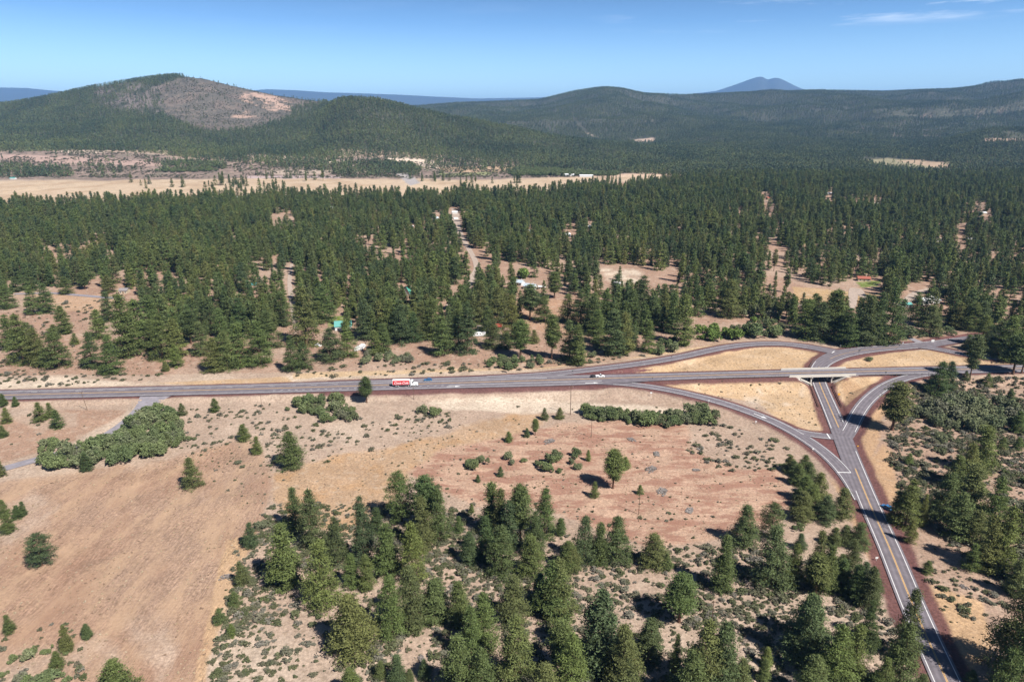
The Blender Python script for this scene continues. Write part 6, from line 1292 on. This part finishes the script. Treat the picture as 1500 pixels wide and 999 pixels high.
x, y, z = ground_at(388, 419.5); car((x, y, z), R(10), 4.8, 1.9, 1.7, 'dark_paint', 'dark car parked on the dusty lot beside the turquoise roof')
for o in [o for o in bpy.data.objects if o.type == 'MESH' and o.name.split('.')[0] == 'door']: pass
# ================================================================== CAMERA, SUN, SKY, AIR
cam = bpy.data.cameras.new('camera'); co = bpy.data.objects.new('camera', cam); COL.objects.link(co)
co.location = (0, 0, H); co.rotation_euler = (R(90)-PITCH, 0, 0)
cam.sensor_width = 36; cam.lens = 24.0; cam.clip_start = 1; cam.clip_end = 200000
S.camera = co
SUN_DIR = np.array([.74, -.67, 0.0]); SUN_DIR /= np.linalg.norm(SUN_DIR); SUN_EL = R(49)
sl = bpy.data.lights.new('sun', 'SUN'); sl.energy = 5.0; sl.angle = R(.5); sl.color = (1, .955, .89)
so = bpy.data.objects.new('sun', sl); COL.objects.link(so)
from mathutils import Vector
dv = Vector((SUN_DIR[0]*math.cos(SUN_EL), SUN_DIR[1]*math.cos(SUN_EL), math.sin(SUN_EL)))
so.rotation_euler = dv.to_track_quat('Z', 'Y').to_euler(); so.location = (0, 0, 400)
w = bpy.data.worlds.new('World'); S.world = w; w.use_nodes = True
nt = w.node_tree; L = nt.links.new; bg = nt.nodes['Background']
sky = nt.nodes.new('ShaderNodeTexSky'); sky.sky_type = 'NISHITA'; sky.sun_disc = False
sky.sun_elevation = SUN_EL; sky.sun_rotation = math.atan2(SUN_DIR[0], SUN_DIR[1]); sky.altitude = 1400; sky.air_density = 1.0; sky.dust_density = .3; sky.ozone_density = 2.0
# the clear upper air is a deeper blue than the horizon; a few thin cirrus wisps high at the right
tc = nt.nodes.new('ShaderNodeTexCoord'); sx = nt.nodes.new('ShaderNodeSeparateXYZ'); L(tc.outputs['Generated'], sx.inputs[0])
rp = nt.nodes.new('ShaderNodeValToRGB'); L(sx.outputs[2], rp.inputs[0])
el = rp.color_ramp.elements; SKYR = [(0.0, (1.32, 1.42, 1.42)), (.045, (1.02, 1.17, 1.26)), (.125, (.45, .63, .83)), (.20, (.20, .27, .37)), (.5, (.19, .23, .29))]
while len(el) < len(SKYR): el.new(.5)
for e_, (p_, c_) in zip(el, SKYR): e_.position = p_; e_.color = c_+(1,)
mx = nt.nodes.new('ShaderNodeMix'); mx.data_type = 'RGBA'; mx.blend_type = 'MULTIPLY'; mx.inputs[0].default_value = 1
L(sky.outputs[0], mx.inputs[6]); L(rp.outputs[0], mx.inputs[7])
mp = nt.nodes.new('ShaderNodeMapping'); mp.inputs['Scale'].default_value = (6, 3, 60); mp.inputs['Rotation'].default_value = (0, R(2.5), 0); L(tc.outputs['Generated'], mp.inputs['Vector'])
cn = nt.nodes.new('ShaderNodeTexNoise'); cn.inputs['Scale'].default_value = 1.3; cn.inputs['Detail'].default_value = 6; cn.inputs['Roughness'].default_value = .6; L(mp.outputs[0], cn.inputs['Vector'])
cr_ = nt.nodes.new('ShaderNodeValToRGB'); cr_.color_ramp.elements[0].position = .52; cr_.color_ramp.elements[1].position = .72; L(cn.outputs[0], cr_.inputs[0])
def mr(sock, a, b_, c0, c1):
    r_ = nt.nodes.new('ShaderNodeMapRange'); r_.inputs[1].default_value = a; r_.inputs[2].default_value = b_; r_.inputs[3].default_value = c0; r_.inputs[4].default_value = c1; r_.clamp = True
    L(sock, r_.inputs[0]); return r_.outputs[0]
def ml(a_, b_):
    q_ = nt.nodes.new('ShaderNodeMath'); q_.operation = 'MULTIPLY'; L(a_, q_.inputs[0]); L(b_, q_.inputs[1]); return q_.outputs[0]
cl = ml(ml(cr_.outputs[0], mr(sx.outputs[2], .108, .124, 0, 1)), mr(sx.outputs[2], .126, .16, 1, 0))
cl = ml(cl, mr(sx.outputs[0], .12, .3, .05, .8))
mc = nt.nodes.new('ShaderNodeMix'); mc.data_type = 'RGBA'; L(cl, mc.inputs[0]); L(mx.outputs[2], mc.inputs[6]); mc.inputs[7].default_value = (8.5, 8.8, 9.2, 1)
L(mc.outputs[2], bg.inputs[0]); bg.inputs[1].default_value = .1
# haze: one closed box of even air round the whole scene
hz = MB().box(-62000, 62000, -3000, 50000, -40, 1700).build('haze', None)
hm_ = bpy.data.materials.new('haze_air'); hm_.use_nodes = True; hn = hm_.node_tree
hn.nodes.remove(hn.nodes['Principled BSDF']); pv_ = hn.nodes.new('ShaderNodeVolumePrincipled')
pv_.inputs['Color'].default_value = (.26, .53, 1.0, 1); pv_.inputs['Density'].default_value = HAZE; pv_.inputs['Anisotropy'].default_value = 0.0
hn.links.new(pv_.outputs[0], hn.nodes['Material Output'].inputs['Volume']); hz.data.materials.append(hm_)
tag(hz, 'thin blue summer haze over the whole valley', kind='stuff')
S.view_settings.view_transform = 'Standard'; S.view_settings.look = 'None'; S.view_settings.exposure = EXPO; S.view_settings.gamma = 1; S.view_settings.use_curve_mapping = False
cy = S.cycles; cy.max_bounces = 5; cy.diffuse_bounces = 2; cy.glossy_bounces = 1; cy.transmission_bounces = 2; cy.volume_bounces = 0; cy.transparent_max_bounces = 4
cy.use_denoising = True; cy.use_adaptive_sampling = True; cy.adaptive_threshold = .01; cy.caustics_reflective = False; cy.caustics_refractive = False
try: cy.denoising_input_passes = 'RGB_ALBEDO_NORMAL'
except Exception: pass
